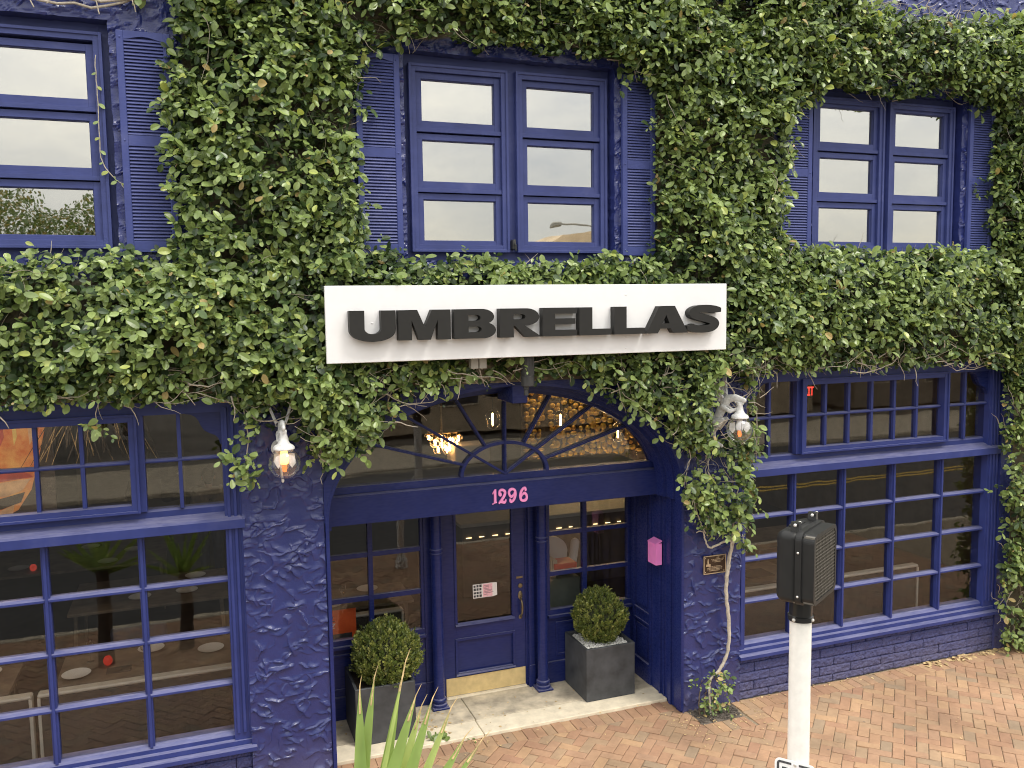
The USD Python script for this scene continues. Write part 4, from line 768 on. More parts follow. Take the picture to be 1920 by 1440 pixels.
MAIN = MAIN.buffer(0).difference(HC).difference(HR)
PIL = Polygon([(4.25,3.03),(4.52,2.72),(4.49,2.56),(4.43,2.43),(4.59,2.20),(4.71,1.97),(4.78,1.86),(5.00,1.86),(5.19,1.81),(5.22,2.06),(5.29,2.25),(5.18,2.45),(5.31,2.66),(5.21,2.94)])
COL = Polygon([(8.75,3.34),(8.70,2.97),(8.72,2.54),(8.83,2.21),(8.77,1.78),(8.85,1.39),(8.74,1.08),(8.80,0.69),(8.77,0.30),(8.89,0.05),(10.3,0.05),(10.3,3.30)])
def leaf_mesh(k):
    r = np.random.default_rng(40+k); t = np.array([0, .08, .25, .48, .70, .88, 1.0]); w = np.array([.012, .11, .235, .31, .30, .19, .0])*(1+.10*r.normal())
    bend = -.10*t**2*(1+k*.5); fold = .12+.10*(k % 3); V = []; cup = .04*(k % 2)
    for a, b, z in zip(t, w, bend): V += [(a, b, z+fold*b), (a, 0, z), (a, -b, z+fold*b)]
    V = np.array(V); V[:, 1] += .05*np.sin(V[:, 0]*3+k); F = []
    for i in range(len(t)-1): o = i*3; F += [(o, o+3, o+4), (o, o+4, o+1), (o+1, o+4, o+5), (o+1, o+5, o+2)]
    return MB().raw(V, np.array(F)[:, ::-1])
SHAPES = [leaf_mesh(k) for k in range(3)]
PROT = [(SHAPES[s], 'leaf_'+k) for c, k in LEAF for s in range(3)]
def mat_quat(a, n):
    """rotation taking +x to a and +z near n, as quaternions"""
    a = a/np.linalg.norm(a, axis=1, keepdims=True); n = n-(n*a).sum(1, keepdims=True)*a; n /= np.maximum(np.linalg.norm(n, axis=1, keepdims=True), 1e-6); b = np.cross(n, a)
    R = np.stack([a, b, n], 2); tr = R[:, 0, 0]+R[:, 1, 1]+R[:, 2, 2]; q = np.empty((len(a), 4))
    w = np.sqrt(np.maximum(0, 1+tr))/2; x = np.sqrt(np.maximum(0, 1+R[:, 0, 0]-R[:, 1, 1]-R[:, 2, 2]))/2; y = np.sqrt(np.maximum(0, 1-R[:, 0, 0]+R[:, 1, 1]-R[:, 2, 2]))/2; z = np.sqrt(np.maximum(0, 1-R[:, 0, 0]-R[:, 1, 1]+R[:, 2, 2]))/2
    q = np.stack([w, np.copysign(x, R[:, 2, 1]-R[:, 1, 2]), np.copysign(y, R[:, 0, 2]-R[:, 2, 0]), np.copysign(z, R[:, 1, 0]-R[:, 0, 1])], 1); return q/np.linalg.norm(q, axis=1, keepdims=True), R
def sample(poly, n, r):
    x0, y0, x1, y1 = poly.bounds; out = np.empty((0, 2))
    while len(out) < n:
        p = r.uniform([x0, y0], [x1, y1], (n*2, 2)); out = np.vstack([out, p[contains_xy(poly, p[:, 0], p[:, 1])]])
    return out[:n]
def foliage(poly, per_m2, thick, seed, ybase, size=.078, keep=None, dry=0.010, lo=.12, old=0):
    """short shoots growing out of the mat, leaves spiralling along them -> position, quaternion, rotation, size, kind"""
    r = np.random.default_rng(seed); n = int(poly.area*per_m2); p = sample(poly, n, r); P3 = np.c_[p, np.zeros(n)]
    T = thick*(0.35+1.3*meshkit.fbm(P3*1.5, 3, seed)); dens = meshkit.fbm(P3*2.6, 3, seed+3)
    edge = np.array([poly.exterior.distance(Point(a, b)) for a, b in p]) if n < 200000 else None
    for h in poly.interiors:
        ring = LineString(h.coords); edge = np.minimum(edge, [ring.distance(Point(a, b)) for a, b in p])
    T *= np.clip(.35+edge*2.2, 0, 1)
    ok = r.random(n) < np.clip((dens-.30)*4.2, lo, 1); p, T, dens = p[ok], T[ok], dens[ok]; n = len(p)
    depth = T*r.random(n)**.55
    base = np.c_[p[:, 0], ybase-depth*.85, p[:, 1]]
    d = np.c_[r.normal(0, .55, n), -np.abs(r.normal(.62, .25, n)), r.normal(-.05, .5, n)]; d /= np.linalg.norm(d, axis=1, keepdims=True)
    ln = r.uniform(.06, .20, n); A, N, Q, S, K = [], [], [], [], []
    hue = meshkit.fbm(np.c_[p, 0*p[:, 0]]*.9, 2, seed+9)
    for k in range(6):
        m_ = (k < 4) | (ln > .12); t = (k+1)/6; m_ = m_ & (r.random(n) < .93); q = base[m_]+d[m_]*(ln[m_]*t)[:, None]; q[:, 2] -= .03*t*t
        c = m_.sum(); az = k*2.4+r.uniform(-.5, .5, c); up = np.tile([0, 0, 1.], (c, 1)); s1 = np.cross(d[m_], up); s1 /= np.maximum(np.linalg.norm(s1, axis=1, keepdims=True), 1e-3); s2 = np.cross(s1, d[m_])
        rad = s1*np.cos(az)[:, None]+s2*np.sin(az)[:, None]; f = .25+.75*t
        a = d[m_]*f*.75+rad*(1.1-.45*f)+[0, 0, -.22]; nrm = np.c_[r.normal(0, .30, c), -.72+r.normal(0, .25, c), .60+r.normal(0, .28, c)]
        A.append(a); N.append(nrm); Q.append(q); S.append(size*(.48+.95*r.random(c)**1.5)*(1.08-.28*(t > .9)))
        w = np.array([.22, .20, .24, .08, .24, .015, 0.]) if k < 3 else np.array([.24, .28, .12, .24, .06, .07, 0.])
        if old: w = np.array([.12, .03, .38, .0, .45, .0, 0.])  # inner layer in darker greens: shade of the gaps put into leaf colour
        kk = r.choice(7, c, p=w/w.sum()); kk[(hue[m_] > .58) & (r.random(c) < .30) & (not old)] = 3; kk[r.random(c) < dry] = 6; K.append(kk)
    A, N, Q, S, K = map(np.concatenate, (A, N, Q, S, K)); quat, R = mat_quat(A, N)
    if keep is not None:
        tip = Q+R[:, :, 0]*S[:, None]; k_ = keep(Q) & keep(tip); quat, R, Q, S, K, A = quat[k_], R[k_], Q[k_], S[k_], K[k_], A[k_]
    return Q, quat, R, S, K
def stems(poly, n, seed, y0, y1, rad, length, bias=0.0):
    r = np.random.default_rng(seed); m = MB(); P = sample(poly, n, r)
    for x, z in P:
        L_ = r.uniform(*length); k = max(5, int(L_/.05)); a = r.normal(bias, .7); pts = []; y = r.uniform(y1, y0)
        for i in range(k):
            pts.append((x, y, z)); a += r.normal(0, .28); x += .05*math.cos(a); z += .05*math.sin(a); y = min(y0, max(y1, y+r.normal(0, .012)))
            if i > 3 and not contains_xy(poly.buffer(.04), x, z): break
        if len(pts) > 3: m.tube(pts, np.linspace(1, .35, len(pts))*r.uniform(*rad), 4)
    return m
def vine(name, label, parts, n_parts, stem_mb, stem_mat='stem', seed=1):
    t = thing(name, label, 'vine'); Q, quat, R, S, K = [np.concatenate([p[i] for p in parts]) for i in range(5)]
    r = np.random.default_rng(seed); sh = r.integers(0, 3, len(Q)); uu, vv, dd = project(Q); face = np.abs((R[:, :, 2]*((CAM-Q)/np.linalg.norm(CAM-Q, axis=1, keepdims=True))).sum(1))
    sc = np.where((uu > 5) & (uu < 1915) & (vv > 5) & (vv < 1435), S**2*(.3+face)/dd**2*(1+3*np.clip(-Q[:, 1]-.12, 0, .3)), 0); topk = np.argsort(-sc)[:n_parts]; sel = np.zeros(len(Q), bool); sel[topk] = True
    for i in topk:
        v, f = SHAPES[sh[i]].arr(); obj('leaf', (v*S[i]@R[i].T+Q[i], f), 'leaf_'+LEAF[K[i]][1], t)
    rest = ~sel; instancer('leaves', t, PROT, K[rest]*3+sh[rest], Q[rest], quat[rest], S[rest])
    if stem_mb is not None: tag(obj('stems', stem_mb, stem_mat, t, smooth=True), 'tangle of grey brown stems', kind='stuff')
    return t
SIGNBOX = lambda Q: ~((Q[:, 1] < SY+.06) & (Q[:, 0] > SX0-.12) & (Q[:, 0] < SX1+.12) & (Q[:, 2] > SZ0-.06) & (Q[:, 2] < SZ1+.06))
LAMPBOX = lambda Q: ~((Q[:, 1] < -.12) & ((np.hypot(Q[:, 0]-.637, (Q[:, 2]-3.10)*.55) < .19) | (np.hypot(Q[:, 0]-4.92, (Q[:, 2]-3.14)*.60) < .25)))
GLASS = lambda Q: (Q[:, 1] < -.10) | ~((Q[:, 0] > 1.30) & (Q[:, 0] < 4.2) & (Q[:, 2] > 4.66) & (Q[:, 2] < 6.30))
def HEADS(Q):
    w = .10*(meshkit.noise(np.c_[Q[:, 0]*5, 0*Q[:, 0], 0*Q[:, 0]], 4)-.5); x, z = Q[:, 0], Q[:, 2]+w
    return ~((x > 1.78) & (x < 3.74) & (z < 6.40) & (z > 4.7)) & ~((x > 6.03) & (x < 7.98) & (z < 6.31) & (z > 4.8)) & ~((x < .25) & (z < 3.43)) & ~((x > 5.42) & (x < 8.7) & (z < 3.42))
KEEP = lambda Q: SIGNBOX(Q) & LAMPBOX(Q) & GLASS(Q) & HEADS(Q)
sm = stems(MAIN, 330, 31, -.06, -.22, (.0025, .0065), (.35, 1.5), 0.2); s4 = stems(MAIN, 210, 37, -.20, -.36, (.002, .004), (.2, .6), -0.8); sm.raw(*s4.arr())
low = Polygon([(-2.5,3.46),(0.3,3.46),(0.9,2.98),(1.5,3.2),(2.2,3.55),(3.3,3.5),(4.3,2.9),(5.2,2.8),(5.3,3.44),(9,3.42),(9,3.72),(-2.5,3.72)]).buffer(0)
s2 = stems(low, 190, 33, -.14, -.33, (.003, .008), (.3, 1.2), 0.0); sm.raw(*s2.arr())
s3 = stems(Polygon([(6.3,7.0),(9.5,7.0),(9.5,7.28),(6.3,7.26)]), 110, 35, -.06, -.2, (.003, .006), (.3, .9), 0.0); sm.raw(*s3.arr())
# bare stems sagging over the blue wall at the upper left window
r = np.random.default_rng(77)
for k, (pa, pb, sag) in enumerate([((-1.5, 6.62), (-.05, 6.62), .16), ((-1.3, 6.66), (-.2, 6.56), .09), ((-1.6, 6.50), (-.9, 6.60), .03), ((-.9, 6.45), (-.75, 6.7), 0), ((-.55, 6.40), (-.62, 6.75), 0), ((-.98, 6.40), (-1.1, 6.7), 0), ((-.30, 6.43), (-.36, 6.72), 0)]):
    t_ = np.linspace(0, 1, 14); sm.tube(np.c_[pa[0]+(pb[0]-pa[0])*t_, np.full(14, -.10-.01*k), pa[1]+(pb[1]-pa[1])*t_-sag*np.sin(PI*t_)+.012*r.normal(size=14)], .010 if sag > .05 else .0045, 6)
fringe = Polygon([(-1.9,6.62),(-0.05,6.62),(-0.05,6.9),(-1.9,6.9)])
thin = Polygon([(6.6,7.02),(9.5,7.02),(9.5,7.25),(6.6,7.22)])
main_parts = [foliage(MAIN, 640, .31, 11, -.07, .069, KEEP, lo=.2), foliage(MAIN, 300, .11, 13, -.055, .066, KEEP, lo=.5, old=1), foliage(fringe, 60, .12, 15, -.07), foliage(Polygon([(-0.3,4.46),(1.2,4.46),(1.25,3.5),(-0.3,3.55)]), 60, .34, 17, -.08, .085, KEEP)]
# sprigs hanging free
for k, (x, z, w, h) in enumerate([(.36, 2.98, .22, .34), (1.02, 2.93, .2, .16), (-.72, 3.42, .14, .2), (5.28, 2.7, .10, .2), (.95, 2.78, .1, .1)]):
    main_parts.append(foliage(Point(x, z).buffer(1).intersection(sbox(x-w/2, z-h/2, x+w/2, z+h/2)), 260, .2, 50+k, -.12, .07, LAMPBOX))
    r = np.random.default_rng(60+k); sm.tube([(x+r.normal(0, .02), -.16, z+h/2+.35), (x+.02, -.17, z+h/2), (x-.01, -.19, z), (x, -.2, z-h/2)], [.006, .005, .004, .002], 5)
vine('climbing_vine', 'dense green climbing fig covering the upper wall around the windows and behind the sign', main_parts, 300, sm)
# vine on the right pillar with its pale trunk
pm = stems(PIL, 60, 41, -.05, -.2, (.003, .006), (.25, .8), -1.2)
PV2 = vine('pillar_vine', 'leafy vine climbing the right pillar on a pale bare trunk from the planting hole', [foliage(PIL, 420, .24, 43, -.06, .068, LAMPBOX), foliage(Point(4.80, .26).buffer(.26).intersection(sbox(4.5, .03, 5.2, .48)), 260, .18, 45, -.08, .046, dry=.08), foliage(sbox(5.06, 1.70, 5.16, 1.80), 300, .08, 47, -.10, .06), foliage(sbox(4.66, 1.90, 4.80, 1.98), 300, .08, 48, -.10, .06)], 120, pm, seed=4)
m = MB(); nz = np.random.default_rng(8)
def wob(pts, k=40, a=.006):
    from scipy.interpolate import CubicSpline
    pts = np.array(pts, float); t = np.linspace(0, len(pts)-1, k); c = CubicSpline(np.arange(len(pts)), pts)(t); c[1:-1] += nz.normal(0, a*.4, c[1:-1].shape); return c
foot = MB(); tr = wob([(4.76, -.20, .02), (4.77, -.15, .20), (4.80, -.12, .36), (4.88, -.10, .40), (4.955, -.10, .47), (5.02, -.10, .62), (5.032, -.10, .88), (5.006, -.10, 1.12), (4.994, -.10, 1.32), (5.016, -.10, 1.50), (5.06, -.11, 1.74), (5.10, -.12, 1.83), (5.148, -.13, 1.95)], 70, .008)
m.tube(tr, np.interp(np.linspace(0, 1, 70), [0, .15, .25, .4, .6, .78, .82, 1], [.011, .012, .015, .018, .0185, .021, .016, .012])*(1+.1*nz.normal(size=70)*.6), 9)
m.tube(wob([(5.004, -.105, 1.42), (5.022, -.12, 1.60), (5.030, -.13, 1.75), (5.05, -.13, 1.90), (5.06, -.13, 2.05)], 24), np.linspace(.013, .008, 24), 7)
m.tube(wob([(5.062, -.12, 1.745), (4.99, -.13, 1.79), (4.90, -.13, 1.77), (4.80, -.12, 1.735), (4.765, -.11, 1.755), (4.73, -.11, 1.83), (4.715, -.11, 1.92), (4.75, -.12, 2.02)], 34), np.linspace(.014, .006, 34), 7)
m.tube(wob([(4.715, -.11, 1.90), (4.67, -.11, 1.915), (4.63, -.11, 1.90)], 10), np.linspace(.008, .004, 10), 6)
m.tube(wob([(4.60, -.10, 2.30), (4.64, -.11, 2.10), (4.70, -.12, 1.95), (4.76, -.12, 1.86)], 20), np.linspace(.005, .007, 20), 6)
for a, b in (((4.62, 2.2), (4.72, 2.17)), ((4.70, 2.19), (4.745, 2.08)), ((4.64, 2.12), (4.60, 2.09))): m.tube([(a[0], -.11, a[1]), ((a[0]+b[0])/2, -.12, (a[1]+b[1])/2+.01), (b[0], -.12, b[1])], [.005, .004, .002], 5)
for p in ([(4.70, -.18, .02), (4.73, -.14, .20), (4.78, -.12, .36)], [(4.80, -.22, .02), (4.80, -.17, .2), (4.79, -.12, .36)], [(4.66, -.15, .02), (4.67, -.12, .18), (4.72, -.1, .36)], [(4.86, -.12, .36), (4.95, -.14, .25), (5.02, -.12, .16)], [(4.9, -.12, .36), (5.0, -.1, .34), (5.07, -.1, .30)]): foot.tube(wob(p, 14, .014), np.linspace(.010, .005, 14), 6)
obj('trunk', m, 'trunk_pale', PV2, smooth=True); obj('foot_stem', foot, 'bark', PV2, smooth=True)
cm = stems(COL, 60, 51, -.04, -.2, (.004, .009), (.4, 1.2), 1.5)
vine('column_vine', 'leafy vine hanging to the ground at the right end of the front', [foliage(COL, 400, .26, 53, -.05, .070, dry=.04), foliage(LineString([(8.80, 2.02), (8.55, 1.95), (8.66, 1.70), (8.85, 1.58)]).buffer(.03), 280, .04, 55, -.04, .055), foliage(LineString([(8.42, 5.5), (8.05, 5.5)]).buffer(.03), 200, .03, 57, -.10, .05), foliage(LineString([(8.42, 5.3), (8.2, 5.05), (8.35, 4.8)]).buffer(.03), 200, .03, 58, -.10, .05)], 80, cm, seed=5)
t = thing('creeper_strand', 'thin leafy strand crossing the frame of the window cut by the left edge', 'vine')
m = MB(); pts = wob([(-.602, -.02, 6.13), (-.605, -.02, 5.9), (-.605, -.02, 5.6), (-.60, -.02, 5.35), (-.52, -.04, 5.22), (-.46, -.06, 5.15), (-.42, -.07, 5.02)], 30); m.tube(pts, .004, 5); obj('stem', m, 'stem', t)
r = np.random.default_rng(6)
for k in range(3, 30, 2):
    R = mat_quat(np.array([[r.choice([-1, 1])*.8, -.3, -.5]]), np.array([[0, -.8, .5]]))[1][0]; v, f = SHAPES[k % 3].arr(); obj('leaf', (v*r.uniform(.03, .06)@R.T+pts[k], f), 'leaf_'+'bdf'[k % 3], t)

# ------------------------------------------------------------------ spiky plant in front, signal post, leaf litter
t = thing('spiky_plant', 'sword leaved plant in the foreground at the bottom edge', 'plant')
YC = np.array([0.62, -3.35, 1.15])
def blade(p0, p1, w, mat_, bow=.06, tw=.0, tipdry=True):
    p0, p1 = np.array(p0), np.array(p1); n = 14; s = np.linspace(0, 1, n); d = p1-p0; side = np.cross(d, [0.35, .93, .0]); side /= np.linalg.norm(side); up = np.cross(side, d); up /= np.linalg.norm(up)
    if up[1] > 0: up = -up
    c = p0+d*s[:, None]+up*(bow*np.sin(PI*s*.9))[:, None]; ww = w*1.12*np.interp(s, [0, .25, .6, .85, 1], [.85, 1, .8, .42, .04]); V = []
    for i in range(n): V += [c[i]-side*ww[i]+up*ww[i]*.25, c[i]-up*ww[i]*.12, c[i]+side*ww[i]+up*ww[i]*.25]
    F = []
    for i in range(n-1): o = i*3; F += [(o, o+3, o+4), (o, o+4, o+1), (o+1, o+4, o+5), (o+1, o+5, o+2)]
    obj('blade', MB().raw(V, F), mat_, t, smooth=True)
    if tipdry: obj('dry_tip', MB().tube([c[-3]*.4+c[-2]*.6, c[-1], c[-1]+d*.05+np.array([.01, 0, -.004])], [.005, .003, .001], 5), 'dry_leaf', t)
for k, (p1, w, mt, bow) in enumerate([((.684,-3.337,2.357),.040,'blade_a',.03), ((.752,-3.358,2.400),.038,'blade_a',.02), ((.865,-3.41,2.36),.034,'blade_a',-.03), ((.965,-3.448,2.267),.036,'blade_b',.03), ((.940,-3.43,2.31),.044,'blade_a',.02), ((1.015,-3.464,2.300),.040,'blade_a',.04), ((1.16,-3.532,2.122),.040,'blade_a',.09), ((.90,-3.40,2.475),.014,'blade_b',.02), ((1.10,-3.50,2.26),.030,'blade_b',.07), ((1.24,-3.55,2.10),.028,'blade_a',.10), ((.2,-3.2,1.9),.04,'blade_a',.1), ((.3,-3.6,1.85),.04,'blade_a',.1), ((.8,-3.8,1.85),.04,'blade_b',.1), ((1.05,-3.5,1.86),.006,'blade_b',.0), ((1.00,-3.5,1.90),.006,'blade_b',.0), ((1.12,-3.55,1.97),.005,'blade_b',.0)]):
    root = YC+np.array([math.cos(k*2.4), math.sin(k*2.4), 0])*.05; blade(root, p1, w, mt, bow)
m = MB(); m.tube([(0.60, -3.37, -.02), (0.62, -3.35, .6), (0.62, -3.35, 1.2)], [.11, .09, .08], 12); obj('trunk', m, 'bark', t)

PX, PY = 2.975, -3.738
t = thing('signal_post', 'pale round post with a black pedestrian signal head on top', 'signal')
obj('pole', MB().lathe([(.057, 0), (.057, 2.535)], (PX, PY, 0), 32), 'pole_paint', t, smooth=40)
obj('base_collar', MB().lathe([(.10, 0), (.10, .12), (.075, .16), (.058, .18)], (PX, PY, 0), 24), 'pole_paint', t, smooth=30)
m = MB().lathe([(0, 2.505), (.066, 2.505), (.067, 2.53), (.060, 2.535), (.060, 2.585), (.060, 2.625), (.072, 2.635), (.072, 2.65), (0, 2.65)], (PX, PY, 0), 28)
obj('collar', m, 'black_gloss', t, smooth=30)
m = MB()
for a in (.4, 1.9, 3.5, 5.1):
    for z in (2.518, 2.62): m.tm(trimesh.creation.icosphere(1, .010), np.array([[1,0,0,PX+.068*math.cos(a)],[0,1,0,PY+.068*math.sin(a)],[0,0,1,z],[0,0,0,1.]]))
obj('collar_bolts', m, 'steel_bolt', t)
# head: local x = across the face, y = back from the face, z up
fn = np.array([.530, -.848, 0]); ax = np.array([.848, .530, 0])          # face normal; axis along the face
M = np.eye(4); M[:3, 0] = ax; M[:3, 1] = -fn; M[:3, 2] = [0, 0, 1]; M[:3, 3] = [PX+.0, PY, 2.83]
def rbox(x0, x1, y0, y1, z0, z1, r, n=5):
    pts = []
    for x, sx in ((x0+r, -1), (x1-r, 1)):
        for y, sy in ((y0+r, -1), (y1-r, 1)):
            for z, sz in ((z0+r, -1), (z1-r, 1)): pts.append(trimesh.creation.icosphere(2, r).vertices+[x, y, z])
    h = trimesh.convex.convex_hull(np.vstack(pts)); return MB().raw(h.vertices, h.faces)
hw, hz = .185, .190
obj('housing', rbox(-hw, hw, -.045, .078, -hz, hz, .042).T(M), 'black_plastic', t, smooth=40)
m = MB()
def ring_xz(m, x0, x1, z0, z1, r, w, y0, y1):
    o = sbox(x0+r, z0+r, x1-r, z1-r).buffer(r, 8); i = sbox(x0+r+w*.5, z0+r+w*.5, x1-r-w*.5, z1-r-w*.5).buffer(max(r-w*.5, .004), 8); m.prism(o.difference(i), y0, y1)
ring_xz(m, -hw-.004, hw+.004, -hz-.004, hz+.004, .05, .05, -.062, -.03); ring_xz(m, -hw+.006, hw-.006, -hz+.006, hz-.006, .045, .02, -.125, -.06)
obj('visor_frame', m.T(M), 'black_plastic', t)
m = MB(); nx, nzv = 15, 19; X0, X1, Z0, Z1 = -hw+.016, hw-.016, -hz+.016, hz-.016; p = (Z1-Z0)/nzv; w_ = (X1-X0)/nx
for j in range(nzv+1):
    z = Z0+j*p; q = []
    for i in range(nx*2+1):
        x = X0+i*w_/2; q.append((x, z+(p*.16 if i % 2 else -p*.16)))
    for (a, b), (c, d) in zip(q, q[1:]): m.raw([(a, -.123, b), (c, -.123, d), (c, -.075, d), (a, -.075, b), (a, -.123, b+.0016), (c, -.123, d+.0016), (c, -.075, d+.0016), (a, -.075, b+.0016)], [(0,1,5),(0,5,4),(4,5,6),(4,6,7),(0,3,2),(0,2,1)])
obj('visor_louvre', m.T(M), 'louvre_edge', t)
plain('louvre_edge', (0.10, 0.09, 0.075), 0.5, vary=0.1)
m = MB()
for i in range(nx+1): x = X0+i*w_; m.box(x-.001, x+.001, -.1222, -.07, Z0, Z1)
obj('visor_cells', m.T(M), 'louvre_edge', t)
obj('lens', MB().box(X0, X1, -.066, -.063, Z0, Z1).T(M), 'black_gloss', t)
m = MB().box(-.07, .07, .005, .05, hz-.004, hz+.010, .005); obj('top_pad', m.T(M), 'black_plastic', t)
for x in (-.13, .13):
    m = MB().prism(Polygon([(x-.02, hz-.01), (x+.02, hz-.01), (x+.012, hz+.045), (x-.012, hz+.045)]), -.035, .01)
    m.tube([(x-.03, -.02, hz+.035), (x+.03, -.02, hz+.035)], .008, 8); obj('hinge', m.T(M), 'black_gloss', t)
m = MB()
for x in (-.13, .13):
    for s_ in (-1, 1): m.tm(trimesh.creation.icosphere(1, .009), np.array([[1,0,0,x+s_*.034],[0,1,0,-.02],[0,0,1,hz+.035],[0,0,0,1.]]))
for z in (-.14, .09):
    for s_ in (-1, 1): m.tm(trimesh.creation.icosphere(1, .007), np.array([[1,0,0,s_*(hw+.003)],[0,1,0,-.045],[0,0,1,z],[0,0,0,1.]]))
obj('head_bolts', m.T(M), 'steel_bolt', t)
t = thing('street_sign', 'white traffic sign with black border on the grey post, cut by the bottom edge', 'sign')
sd_ = np.array([.611, -.791, 0]); sn = np.array([-.791, -.611, 0]); M2 = np.eye(4); M2[:3, 0] = sd_; M2[:3, 1] = -sn; M2[:3, 2] = [0, 0, 1]; M2[:3, 3] = np.array([PX, PY, 1.485])+sn*.066
pl = sbox(-.108, -.20, .108, .255).buffer(.0).buffer(-.03).buffer(.03, 10)
obj('plate', MB().prism(pl, -.002, .001).T(M2), 'sign_face', t)
rb = pl.buffer(-.012).difference(pl.buffer(-.024)).difference(sbox(-.02, .2, .02, .3)); obj('border', MB().prism(rb, -.0035, -.0021).T(M2), 'ink', t)
tx = meshkit.text_mesh('P', .060, .001, True); v = np.asarray(tx.vertices); m = MB().raw(np.stack([v[:, 0]-.075, -.0032-v[:, 2], v[:, 1]+.150], 1), np.asarray(tx.faces)); obj('lettering', m.T(M2), 'ink', t)
obj('bolt', MB().tm(trimesh.creation.icosphere(1, .009), np.array([[1,0,0,0],[0,.5,0,-.004],[0,0,1,.236],[0,0,0,1.]])).T(M2), 'steel_bolt', t)
obj('clamp', MB().box(-.06, .06, .001, .008, .19, .21).box(-.06, .06, .001, .008, -.2, -.18).T(M2), 'grey_metal', t)

r = np.random.default_rng(99); m = MB()
def litter(n, fx, fy, z, s=(.012, .035)):
    for _ in range(n):
        x, y = fx(), fy(); v, f = SHAPES[r.integers(3)].arr(); R = rotz(r.uniform(0, 6.3))[:3, :3]; ti = r.normal(0, .25); R = R@np.array([[1, 0, 0], [0, math.cos(ti), -math.sin(ti)], [0, math.sin(ti), math.cos(ti)]]); m.raw(v*r.uniform(*s)@R.T+[x, y, z+r.uniform(.002, .008)], f)
litter(90, lambda: r.uniform(5.2, 9.2), lambda: -.01-abs(r.normal(0, .05)), .002); litter(90, lambda: r.uniform(7.7, 9.4), lambda: -.02-abs(r.normal(0, .06)), .002, (.04, .085))
litter(160, lambda: r.uniform(4.3, 5.3), lambda: r.normal(-.35, .22), .002, (.01, .03)); litter(80, lambda: r.uniform(1.1, 4.5), lambda: r.uniform(.1, 1.0), .031); litter(90, lambda: r.uniform(1.2, 9), lambda: r.uniform(-1.6, .2), .002, (.008, .022)); litter(40, lambda: r.uniform(1.9, 2.3), lambda: r.uniform(.3, .95), .031, (.02, .05))
litter(26, lambda: r.normal(2.1, .3), lambda: r.normal(.15, .12), .002, (.012, .04))
tag(obj('leaf_litter', m, 'dry_leaf'), 'scattered dry leaves and bits on the doorstep and paving', kind='stuff')
m = MB()
for c, n, s in (((2.03, .33, .03), 26, .07), ((2.33, .24, 0), 10, .03), ((1.62, .22, 0), 14, .05)):
    for _ in range(n): v, f = SHAPES[r.integers(3)].arr(); R = mat_quat(np.array([[*r.normal(0, .6, 2), .5]]), np.array([[0, -.3, 1.]]))[1][0]; m.raw(v*s*r.uniform(.6, 1.2)@R.T+np.array(c)+np.r_[r.normal(0, .035, 2), 0], f)
tag(obj('weeds', m, 'leaf_a'), 'small green weeds at the edge of the doorstep', kind='stuff')

# ------------------------------------------------------------------ inside, seen through the glass
def banquette(x0, x1, z, y, label):
    t = thing('banquette', label, 'bench'); y1 = y+.09
    obj('back', MB().box(x0+.02, x1-.02, y, y1, .03, z-.03, .01), 'seat_dark', t)
    m = MB().box(x0, x1, y-.008, y1+.005, z-.032, z, .012); m.box(x0, x0+.024, y-.008, y1, .03, z-.033).box(x1-.024, x1, y-.008, y1, .03, z-.033); obj('piping', m, 'seat_edge', t)
    obj('seat', MB().box(x0+.02, x1-.02, y1, y1+.48, .30, .46, .02), 'seat_dark', t)
banquette(-1.385, .92, .965, .60, 'dark banquette with pale edging behind the left shop window, right-hand one')
banquette(-3.6, -1.425, .965, .60, 'dark banquette with pale edging behind the left shop window, cut by the photo edge')
banquette(5.50, 8.26, .945, .60, 'dark banquette with pale edging behind the right shop window')
banquette(1.0, 2.05, .86, 1.75, 'low dark banquette behind the window left of the door')
plate_p = [(0, .006), (.05, .004), (.085, .010), (.125, .022), (.128, .025), (.085, .014), (0, .009)]
def table(x0, x1, y0, y1, label):
    t = thing('dining_table', label, 'table'); obj('top', MB().box(x0, x1, y0, y1, .72, .755, .004), 'table_wood', t)
    for cx, cy in ((x0+.08, y0+.1), (x1-.08, y0+.1), (x0+.08, y1-.1), (x1-.08, y1-.1)): obj('leg', MB().tube([(cx, cy, .72), (cx+.03*np.sign(cx-(x0+x1)/2), cy, .03)], [.025, .016], 8), 'table_wood', t)
def plate(x, y, label): tag(obj('plate', MB().lathe(plate_p, (x, y, .756), 26), 'china', None, smooth=40), label, 'plate', None)
def candle(x, y, label):
    t = thing('candle', label, 'candle'); obj('glass_cup', MB().lathe([(0, 0), (.022, .002), (.038, .02), (.044, .045), (.038, .07), (.026, .086), (.022, .086), (.034, .065), (.038, .045), (.03, .02), (0, .008)], (x, y, .757), 16), 'candle_red', t, smooth=40); obj('wick', MB().tube([(x, y, .765), (x, y, .80)], .004, 5), 'dark_metal', t)
def wineglass(x, y, label): tag(obj('wine_glass', MB().lathe([(0, 0), (.034, .002), (.006, .008), (.005, .09), (.03, .115), (.04, .16), (.034, .21), (.032, .21), (.038, .16), (.028, .118), (0, .10)], (x, y, .756), 16), 'globe_glass', None, smooth=50), label, 'glass')
table(-1.35, .40, 1.24, 1.98, 'long dark table behind the right-hand banquette of the left window')
table(-3.3, -1.72, 1.24, 1.98, 'dark table behind the left window, cut by the photo edge')
table(-1.5, .25, 3.3, 4.5, 'dark table in the second row behind the left window'); table(-3.2, -.5, 5.2, 6.6, 'dark table at the back of the left room'); table(1.15, 2.3, 2.3, 3.0, 'dark table seen through the window left of the door')
table(5.6, 7.05, 1.25, 1.95, 'dark table behind the right shop window'); table(7.3, 8.7, 2.5, 3.4, 'dark table deeper behind the right shop window')
